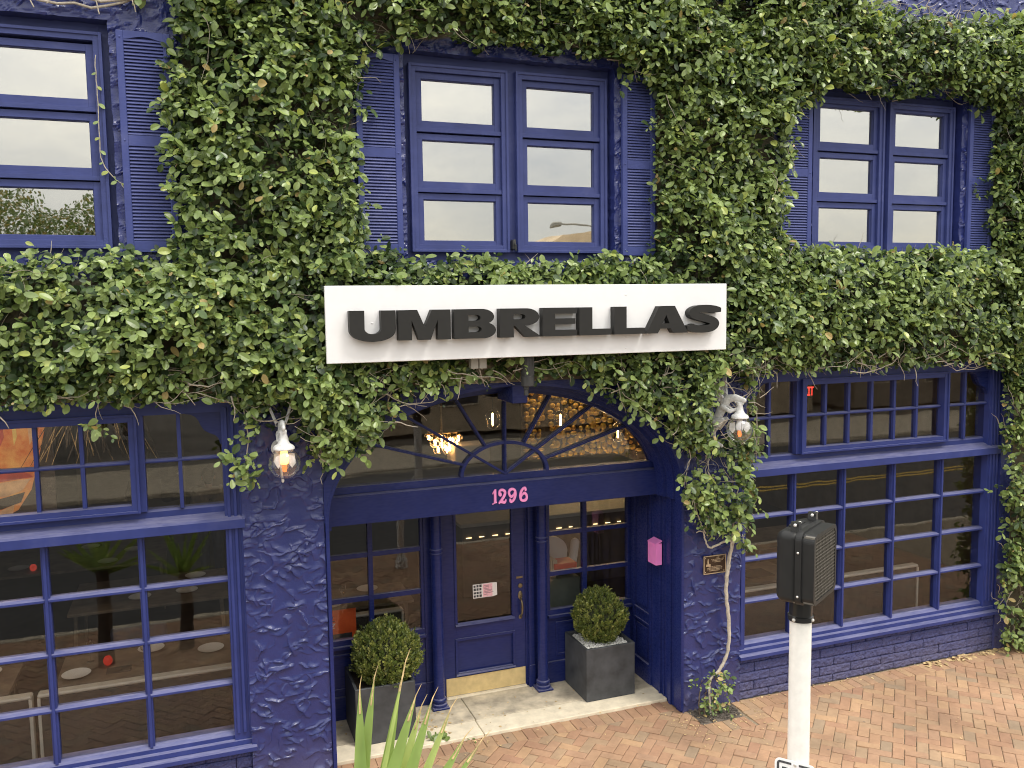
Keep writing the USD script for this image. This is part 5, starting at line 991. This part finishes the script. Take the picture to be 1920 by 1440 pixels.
for x, y, l in ((-1.19, 1.44, 'white plate nearest the pale bench edge in the left window'), (.02, 1.62, 'white plate right of the red candle in the left window'), (-.55, 1.85, 'white plate half behind a glazing bar above the red candle'), (-2.0, 1.8, 'white plate at the left edge of the left window'), (-.22, 3.66, 'white plate on the second table, front right'), (-.12, 4.25, 'white plate on the second table, back right'), (-.75, 3.62, 'white plate on the second table, front middle'), (-.95, 5.9, 'white plate on the back table, right'), (-1.55, 6.3, 'white plate on the back table, middle'), (-2.35, 5.5, 'white plate on the back table, left'), (-1.25, 5.4, 'white plate on the back table, front'), (1.35, 2.45, 'white plate seen through the window left of the door'), (1.85, 2.85, 'white plate behind the glazing bar left of the door'), (6.0, 1.42, 'white plate on the table behind the right shop window')): plate(x, y, l)
candle(-.93, 1.60, 'small red glass candle glowing on the front table of the left window'); candle(-2.15, 5.35, 'small red glass candle glowing on the back table of the left room')
for x, y, l in ((-.60, 1.58, 'stemmed glass right of the red candle'), (-1.1, 1.75, 'stemmed glass left of the red candle'), (1.5, 2.5, 'stemmed glass in the window left of the door')): wineglass(x, y, l)
tag(obj('napkin', MB().box(-.93, -.71, 1.36, 1.50, .757, .765, .003), 'napkin'), 'dark folded napkin beside the plate in the left window', 'napkin'); tag(obj('napkin', MB().box(6.35, 6.75, 1.4, 1.7, .757, .766, .003), 'napkin'), 'dark place mat on the table behind the right window', 'place mat')
t = thing('chair', 'dark blue upholstered chair back at the table behind the left window', 'chair'); obj('back', rbox(-.95, -.40, 2.12, 2.20, .42, .92, .035), 'cloth_blue', t, smooth=40); obj('seat', rbox(-.95, -.40, 2.02, 2.45, .40, .47, .03), 'cloth_blue', t, smooth=40)
for cx, cy in ((-.90, 2.08), (-.45, 2.08), (-.90, 2.40), (-.45, 2.40)): obj('leg', MB().tube([(cx, cy, .40), (cx, cy, .03)], .016, 6), 'table_wood', t)
# painted face on the inner wall of the left room: plain generic patches of colour
t = thing('wall_painting', 'large orange and pink painted face on a panel inside the left window', 'painting')
plain('art_ground', (0.95, 0.42, 0.14), 0.6, vary=0.35, scale=7, dark=(0.75, 0.16, 0.05)); plain('art_lip', (0.55, 0.10, 0.08), 0.6, vary=0.4, scale=9); plain('art_dark', (0.05, 0.035, 0.03), 0.7, vary=0.4); plain('art_pale', (0.75, 0.48, 0.28), 0.6, vary=0.3, scale=9); plain('art_yellow', (1.0, 0.66, 0.22), 0.6, vary=0.25, scale=10)
ax0, ay = -2.62, 2.4
obj('panel', MB().box(ax0, -1.40, ay, ay+.03, 1.9, 3.45), 'art_dark', t)
face = Polygon([(ax0, 3.45), (-1.44, 3.45), (-1.47, 3.0), (-1.55, 2.66), (-1.62, 2.40), (-1.75, 2.2), (-2.0, 2.08), (ax0, 2.06)])
obj('cheek', MB().prism(face, ay-.006, ay-.001), 'art_ground', t)
for k, (x, w_) in enumerate(((-2.05, .05), (-1.90, .04), (-1.78, .035), (-1.64, .05))): obj('hair_stroke', MB().prism(Polygon([(x, 3.44), (x+w_, 3.44), (x+w_*.9+.03, 2.95), (x+.03, 2.86)]), ay-.011, ay-.0065), ('art_yellow', 'art_lip', 'art_yellow', 'art_pale')[k], t)
lip = [(-2.3, 2.50), (-2.1, 2.60), (-1.96, 2.615), (-1.80, 2.62), (-1.64, 2.57), (-1.60, 2.53)]
obj('upper_lip', MB().prism(Polygon(lip+[(-1.8, 2.51), (-2.0, 2.49)]), ay-.013, ay-.0065), 'art_lip', t); obj('lower_lip', MB().prism(Polygon([(-2.3, 2.49), (-2.0, 2.48), (-1.62, 2.515), (-1.70, 2.40), (-1.85, 2.35), (-2.1, 2.36)]), ay-.014, ay-.0065), 'art_pale', t)
obj('chin_shadow', MB().prism(Polygon([(-2.3, 2.34), (-1.9, 2.33), (-1.68, 2.38), (-1.72, 2.28), (-1.9, 2.22), (-2.3, 2.25)]), ay-.012, ay-.0065), 'art_dark', t)
obj('chin', MB().prism(Polygon([(-2.1, 2.20), (-1.9, 2.21), (-1.78, 2.26), (-1.80, 2.16), (-1.95, 2.11), (-2.1, 2.12)]), ay-.012, ay-.0065), 'art_pale', t)
t = thing('wall_mural', 'dim mural of dark shapes on a brown wall behind the left transom panes', 'painting'); obj('panel', MB().box(-1.95, -.26, 8.5, 8.53, .7, 2.7), 'wall_tan', t)
r = np.random.default_rng(12)
for k, pts in enumerate([[(-.75, 1.75), (-.45, 1.7), (-.32, 1.5), (-.50, 1.30), (-.75, 1.35), (-.9, 1.5)], [(-.6, 1.30), (-.35, 1.32), (-.36, .95), (-.62, .9)], [(-1.2, 2.1), (-.9, 2.2), (-.85, 1.8), (-1.1, 1.7)], [(-1.1, 1.35), (-.95, 1.2), (-1.0, .9), (-1.2, 1.0)]]): obj('patch', MB().prism(Polygon(pts).buffer(-.05).buffer(.09), 8.488-k*.003, 8.4985), 'art_dark', t)
t = thing('hanging_foliage', 'dry palm fronds hanging inside behind the left transom panes', 'plant')
for k in range(46):
    a = r.uniform(-.9, .9); ln = r.uniform(.35, .75); x = -1.0+r.normal(0, .16); pts = [(x, 2.0, 3.35), (x+a*.2, 1.97, 3.20), (x+a*ln*.8, 1.93, 3.1-ln*.55)]
    obj('frond', MB().tube(wob(pts, 7, .003), np.linspace(.010, .003, 7), 4), 'bark' if k % 3 else 'dry_leaf', t)
# a guest with the back to the window
t = thing('person', 'person in a tan shirt with dark hair standing with the back to the left window', 'person')
O = np.array; px, py = .11, 6.5; q_ = lambda x, y, z: O([px+x, py+y, z])
arm = [x for s_ in (-1, 1) for x in (((q_(s_*.18, 0, 1.43), .055), (q_(s_*.235, .02, 1.15), .044)), ((q_(s_*.235, .02, 1.15), .044), (q_(s_*.20, .16, .95), .032)))]
legs = [x for s_ in (-1, 1) for x in (((q_(s_*.09, 0, .90), .095), (q_(s_*.10, .01, .50), .065)), ((q_(s_*.10, .01, .50), .065), (q_(s_*.10, 0, .10), .045)), ((q_(s_*.10, -.02, .075), .045), (q_(s_*.11, .15, .065), .035)))]
torso = [((q_(-.13, 0, 1.38), .09), (q_(.13, 0, 1.38), .09)), ((q_(-.13, 0, 1.38), .09), (q_(-.08, 0, 1.05), .11)), ((q_(.13, 0, 1.38), .09), (q_(.08, 0, 1.05), .11)), ((q_(-.08, 0, 1.05), .11), (q_(.08, 0, .95), .11))]
hands = []
for s_ in (-1, 1):
    c = q_(s_*.19, .20, .92); hands.append(((q_(s_*.20, .16, .95), .028), (c, .030)))
    for k in range(4): hands.append(((c+[(k-1.5)*.016, .03, -.01], .010), (c+[(k-1.5)*.018, .08-.008*abs(k-1.3), -.035], .008)))
    hands.append(((c+[-s_*.02, .0, .0], .011), (c+[-s_*.05, .045, -.005], .009)))
head = [((q_(0, .005, 1.44), .055), (q_(0, .015, 1.56), .055)), ((q_(0, .01, 1.66), .088), (q_(0, .045, 1.60), .066)), ((q_(0, -.01, 1.67), .09), (q_(0, .02, 1.66), .088)), ((q_(0, .10, 1.62), .012), (q_(0, .085, 1.65), .010)), ((q_(-.088, .01, 1.63), .018), (q_(-.09, .012, 1.60), .014)), ((q_(.088, .01, 1.63), .018), (q_(.09, .012, 1.60), .014))]
obj('body', blob(torso+arm+legs+hands+head, .02, 6), 'skin', t, smooth=True)
fat = lambda L_, d: [((p, a+d), (q, b+d)) for (p, a), (q, b) in L_]
obj('shirt', blob(fat(torso, .014)+fat(arm, .012)[:1]+fat(arm, .012)[2:3], .03, 4), 'shirt', t, smooth=True)
obj('trousers', blob(fat([l for i, l in enumerate(legs) if i % 3 < 2], .012)+[((q_(-.08, 0, .93), .118), (q_(.08, 0, .93), .118))], .03, 4), 'cloth_blue', t, smooth=True)
obj('hair', blob([((q_(0, -.02, 1.69), .094), (q_(0, .02, 1.70), .090)), ((q_(0, -.03, 1.66), .090), (q_(0, -.04, 1.59), .070))], .02, 4), 'hair', t, smooth=True)

# bar seen through the fanlight
t = thing('chandelier', 'cluster of glowing clear bulbs hanging inside the fanlight', 'lamp')
r = np.random.default_rng(21); cc = O([2.93, 3.2, 2.44])
for k in range(14):
    p = cc+O([r.uniform(-.20, .20), r.uniform(-.14, .14), r.uniform(-.09, .09)]); gg = trimesh.creation.icosphere(2, .062)
    b = obj('bulb', MB().raw(np.asarray(gg.vertices)+p, gg.faces), 'globe_glass', t, smooth=True); obj('filament', MB().tube([p+[0, 0, -.035], p+[.012, 0, 0], p+[0, 0, .035]], .013, 6), 'bulb_warm', b); obj('cap', MB().lathe([(0, .10), (.016, .10), (.018, .055), (0, .055)], tuple(p), 8), 'old_brass', b)
obj('hub', MB().tube([cc+[0, 0, .12], cc+[0, 0, 1.0]], .012, 6).tube([cc+[-.2, 0, .13], cc+[.2, 0, .13]], .012, 6), 'old_brass', t)
for x, y, z, l in ((3.56, 3.0, 2.74, 'long filament lamp hanging left of the fanlight middle'), (4.51, 3.0, 2.67, 'long filament lamp hanging in front of the glittering bar wall'), (5.46, 3.2, 2.42, 'filament lamp at the right end of the bar')):
    t = thing('pendant_lamp', l, 'lamp'); gg = trimesh.creation.icosphere(3, .10); obj('globe', MB().raw(np.asarray(gg.vertices)*[1, 1, 1.35]+[x, y, z], gg.faces), 'globe_glass', t, smooth=True)
    obj('filament', MB().tube([(x, y, z-.075), (x, y, z+.075)], .011, 8), 'bulb_dim2', t); obj('cord', MB().tube([(x, y, z+.13), (x, y, 3.5)], .006, 5), 'dark_metal', t)
emit('bulb_dim2', (1.0, .58, .2), 22.0)
mat('shell_gold', {'g': ('geometry', {}), 'rp': ('geometry', {}), 'r': ('rgb_ramp', {'ramp': [(0, (.55, .34, .08)), (.22, (.72, .60, .34)), (.36, (.10, .12, .10)), (.5, (.30, .34, .28)), (.66, (.75, .50, .15)), (.8, (.12, .12, .09)), (1, (.45, .46, .38))]}), 'n': ('noise_texture', {'scale': 16, 'detail': 4}), 'mx': ('mix_color', {'blend_type': 'multiply', 'fac': .5}), 'p': ('principled_bsdf', {'roughness': .25, 'metallic': .35})},
    [('rp.random_per_island', 'r.fac'), ('g.position', 'n.vector'), ('r.color', 'mx.a'), ('n.color', 'mx.b'), ('mx.result', 'p.base_color')])
t = thing('bar_wall', 'glittering wall of golden shells behind the bar seen through the fanlight', 'wall')
obj('panel', MB().box(4.95, 7.3, 5.62, 5.70, .9, 3.2), 'art_dark', t)
m = MB(); s0 = trimesh.creation.icosphere(1, 1.0)
for i in range(21):
    for j in range(13):
        x, z = 5.05+i*.107+r.normal(0, .022), 1.72+j*.105+r.normal(0, .022)
        if 5.33 < x < 5.42: continue
        m.raw(np.asarray(s0.vertices)*[r.uniform(.032, .072), .035, r.uniform(.032, .072)]+[x, 5.61, z], s0.faces)
tag(obj('shells', m, 'shell_gold', t), 'golden shells', kind='stuff')
for k in range(12): obj('bottle', MB().lathe([(0, 0), (.035, 0), (.036, .17), (.012, .22), (.012, .28), (0, .28)], (5.15+k*.165, 5.45, 1.44), 10), ('grey_bin', 'old_brass', 'globe_glass')[k % 3], t, smooth=40)
obj('shelf', MB().box(5.0, 7.2, 5.35, 5.6, 1.40, 1.435), 'table_wood', t)
t = thing('light_strip', 'warm strip of shelf lights along the bar wall', 'lamp'); obj('strip', MB().box(5.0, 7.2, 5.30, 5.34, 3.08, 3.11).box(5.0, 7.2, 5.36, 5.39, 1.437, 1.45), 'strip_shelf', t)
emit('strip_shelf', (1.0, .70, .34), 26.0)
t = thing('bar_counter', 'pale counter top inside behind the fanlight', 'counter'); obj('top', MB().box(1.3, 6.2, 2.35, 2.9, 2.20, 2.23), 'wall_tan', t) if False else obj('top', MB().box(3.4, 6.9, 4.0, 4.6, 1.08, 1.13), 'light_box', t); obj('front', MB().box(3.45, 6.85, 4.1, 4.5, .03, 1.08), 'wall_brown', t)
t = thing('shelf_board', 'grey ledge board just inside along the foot of the fanlight', 'shelf'); obj('board', MB().box(1.0, 4.52, .60, 1.45, 2.44, 2.475), 'grey_dust', t); plain('grey_dust', (.22, .215, .19), .8, vary=.2, scale=5)
t = thing('white_cabinet', 'white box of the ventilation unit behind the fanlight', 'cabinet'); obj('box', rbox(3.05, 3.52, 3.0, 3.4, 2.18, 2.42, .03), 'light_box', t, smooth=40)
t = thing('exit_sign', 'red lit exit sign inside behind the right transom panes', 'sign')
obj('case', MB().box(8.02, 8.26, 2.565, 2.60, 2.82, 3.02, .005), 'dark_metal', t)
tx = meshkit.text_mesh('EXIT', .12, .003, True); v = np.asarray(tx.vertices); w_ = v[:, 0].max(); obj('lettering', MB().raw(np.stack([8.03+v[:, 0]/w_*.22, 2.562-v[:, 2], 2.86+v[:, 1]], 1), np.asarray(tx.faces)), 'exit_red', t)
# things in the windows beside the door
t = thing('orange_board', 'orange card with black and white letters in the window left of the door', 'sign')
obj('card', MB().box(1.05, 1.445, 1.30, 1.312, .66, 1.10), 'orange_card', t); obj('window_cut', MB().box(1.07, 1.40, 1.296, 1.2995, .68, .85), 'ink', t)
for s_, x, z, h_, mt in (('OL', 1.125, .985, .055, 'ink'), ('TZ', 1.135, .915, .05, 'paper')):
    tx = meshkit.text_mesh(s_, h_, .002, True); v = np.asarray(tx.vertices); obj('lettering', MB().raw(np.stack([x+v[:, 0]+.2*v[:, 1], 1.2985-v[:, 2], z+v[:, 1]], 1), np.asarray(tx.faces)), mt, t)
t = thing('poster', 'small pink and white notice stuck inside the door glass', 'poster')
nx = 14; gx = np.linspace(2.672, 2.942, nx); V = []; F = []
for i, x in enumerate(gx): c = .010*max(0, (i-10)/3)**2; V += [(x, YD+.017-c, 1.080+.006*max(0, i-11)), (x, YD+.017-c, 1.232)]
for i in range(nx-1): o = i*2; F += [(o, o+2, o+3), (o, o+3, o+1)]
obj('sheet', MB().raw(V, F), 'paper', t); r = np.random.default_rng(2); m = MB(); m2 = MB()
for i in range(3):
    for j in range(4): m.box(2.680+i*.032, 2.702+i*.032+r.uniform(0, .006), YD+.0150, YD+.0162, 1.090+j*.036, 1.112+j*.036+r.uniform(0, .008))
for j in range(7): m.box(2.80, 2.80+r.uniform(.05, .12)*(.9 if j else .4), YD+.0150, YD+.0162, 1.110+j*.016, 1.114+j*.016)
m2.box(2.785, 2.905, YD+.0163, YD+.0168, 1.085, 1.225); obj('pink_field', m2, 'paper_pink', t); obj('print', m, 'ink', t)
t = thing('service_stand', 'grey green stand with a red tray and napkins in the window right of the door', 'stand')
obj('cabinet', MB().box(3.56, 4.02, 1.35, 1.75, .03, 1.10, .01), 'grey_bin', t); obj('tray', MB().box(3.72, 4.00, 1.38, 1.62, 1.14, 1.26, .01), 'red_plastic', t); m = MB()
for k in range(7): m.box(3.62+k*.022, 3.628+k*.022, 1.40, 1.62, 1.12, 1.30)
obj('rack', m, 'seat_edge', t)
t = thing('white_chair', 'white rounded shell chair in the window right of the door', 'chair')
a = np.linspace(0, PI, 20); arcp = [(3.86+.19*math.cos(x), 1.28+.17*math.sin(x)) for x in a]+[(3.69, 1.10), (4.03, 1.10)]
obj('shell', MB().prism(Polygon(arcp).buffer(.012), 1.80, 1.86), 'white_sign', t, smooth=40); obj('arm', blob([((O([4.14, 1.85, 1.05]), .05), (O([4.20, 1.88, 1.34]), .055))], .03), 'white_sign', t, smooth=True)
obj('seat', MB().box(3.70, 4.12, 1.86, 2.2, .86, .91, .02), 'white_sign', t)
for cx, cy in ((3.74, 1.9), (4.08, 1.9), (3.74, 2.16), (4.08, 2.16)): obj('leg', MB().tube([(cx, cy, .87), (cx, cy, .03)], .014, 6), 'table_wood', t)
t = thing('floor_lights', 'row of small warm lights low on the bar front seen through the door', 'lamp'); m = MB()
for k in range(16): m.box(3.5+k*.20, 3.5+k*.20+r.uniform(.03, .09), 4.075, 4.085, .90, .91)
obj('strip', m, 'strip_warm', t)

# ------------------------------------------------------------------ across the street (mirrored in the panes)
def far_house(x0, x1, y, h, mt, label):
    t = thing('far_building', label, 'building'); obj('wall', MB().box(x0, x1, y-6, y, 0, h), mt, t); obj('cornice', MB().box(x0-.1, x1+.1, y-6, y+.15, h, h+.25), 'concrete', t)
    for k in range(int((x1-x0)/2.6)):
        a = x0+.9+k*2.6; w = obj('window', MB().box(a-.06, a+1.36, y-.02, y+.04, .9, 2.5), 'concrete', t); obj('pane', MB().box(a, a+1.3, y+.035, y+.045, .96, 2.44), 'window_dark', w)
far_house(-30, -12, -19, 4.4, 'wall_tan', 'low brown building across the street, at the left'); far_house(4, 22, -19, 4.0, 'tan_wall', 'low tan building across the street, in the middle'); far_house(24, 52, -19, 4.6, 'wall_tan', 'low brown building across the street, at the right')
def far_tree(x, y, h, rad, n, seed, label):
    r = np.random.default_rng(seed); t = thing('tree', label, 'tree'); m = MB().tube(wob([(x, y, 0), (x+.1, y, h*.3), (x, y+.1, h*.6), (x+.2, y, h*.9)], 16, .03), np.linspace(.22, .04, 16), 8)
    for k in range(9): a = r.uniform(0, 6.3); z = h*r.uniform(.3, .7); m.tube(wob([(x, y, z), (x+rad*.5*math.cos(a), y+rad*.5*math.sin(a), z+h*.12), (x+rad*.9*math.cos(a), y+rad*.9*math.sin(a), z+h*.2)], 9, .03), np.linspace(.08, .02, 9), 6)
    obj('trunk', m, 'bark', t)
    d = r.normal(size=(n, 3)); d /= np.linalg.norm(d, axis=1, keepdims=True); rr = rad*(.55+.5*meshkit.fbm(d*2.5, 3, seed)+.1)*r.random(n)**.4; p = d*rr[:, None]*[1, 1, .8]+[x, y, h*.68]; k_ = meshkit.fbm(p*1.2, 2, seed) > .40; p = p[k_]; c = len(p)
    q, R = mat_quat(r.normal(size=(c, 3)), r.normal(size=(c, 3))+[0, 0, .8]); instancer('crown', t, [(SHAPES[0], 'tree_leaf'), (SHAPES[1], 'tree_leaf_b')], (r.random(c) < .25).astype(int), p, q, r.uniform(.07, .16, c))
t = thing('far_house', 'tan house with a low gable roof behind the middle building across the street', 'house'); obj('wall', MB().box(13.4, 16.2, -30, -25, 0, 6.35), 'tan_wall', t); obj('roof', MB().prism(Polygon([(13.1, 6.35), (16.5, 6.35), (15.4, 7.05), (14.2, 7.05)]), -30.3, -24.7), 'tan_wall', t)
far_tree(-7.5, -22, 9.2, 4.2, 26000, 1, 'bushy brown green tree across the street, left of the other'); far_tree(-2.2, -24, 8.4, 3.4, 20000, 2, 'smaller brown green tree across the street, right of the other'); far_tree(15.5, -24, 6.6, 2.4, 9000, 3, 'low round tree behind the tan building across the street')
t = thing('street_lamp', 'tall lamp post with a long arm across the street', 'lamp'); obj('pole', MB().tube([(13.9, -20.5, 0), (13.9, -20.5, 6.75)], [.10, .06], 10), 'grey_metal', t); obj('arm', MB().tube([(13.9, -20.5, 6.7), (13.0, -20.5, 6.95), (12.2, -20.5, 7.0)], .026, 8), 'grey_metal', t); obj('lamp_head', MB().box(11.8, 12.25, -20.62, -20.38, 6.93, 7.05, .03), 'grey_metal', t)


# ------------------------------------------------------------------ planting strip to the left (mirrored in the left shop window) and an unseen lamp added to light the painting
for k, (x, y, h, n, lab) in enumerate(((-1.15, -3.35, 1.15, 26, 'spiky plant of the planting strip, mirrored in the left shop window, left one'), (-.25, -3.55, .95, 22, 'spiky plant of the planting strip, mirrored in the left shop window, right one'))):
    t = thing('spiky_plant', lab, 'plant'); r = np.random.default_rng(300+k); obj('trunk', MB().tube([(x, y, -.02), (x+.02, y, h*.5), (x, y, h)], [.09, .08, .07], 10), 'bark', t)
    for i in range(n): a = r.uniform(0, 6.3); e = r.uniform(.2, 1.35); ln = r.uniform(.45, .7); blade((x, y, h-.05), (x+ln*math.cos(a)*math.cos(e), y+ln*math.sin(a)*math.cos(e), h+ln*math.sin(e)), .024, 'blade_a', .04, tipdry=False)
t = thing('added_lamp', 'added lamp, out of view, brightening the painted face in the left room', 'lamp'); M = np.eye(4); M[:3, 3] = [-2.1, 1.15, 3.30]  # hidden lamp put in to brighten the painted face
obj('shade', MB().lathe([(.05, .12), (.11, 0.0), (.10, 0.0), (.045, .11)], (-2.0, 1.1, 3.24), 18), 'dark_metal', t); obj('bulb', MB().tm(trimesh.creation.icosphere(2, .055), np.array([[1,0,0,-2.0],[0,1,0,1.1],[0,0,1,3.23],[0,0,0,1.]])), 'added_bulb', t); obj('cord', MB().tube([(-2.0, 1.1, 3.36), (-2.0, 1.1, 3.5)], .008, 6), 'dark_metal', t)
emit('added_bulb', (1.0, .80, .55), 230.0)

for p, n in late: UsdShade.MaterialBindingAPI.Apply(p).Bind(UsdShade.Material.Get(stage, L+n))
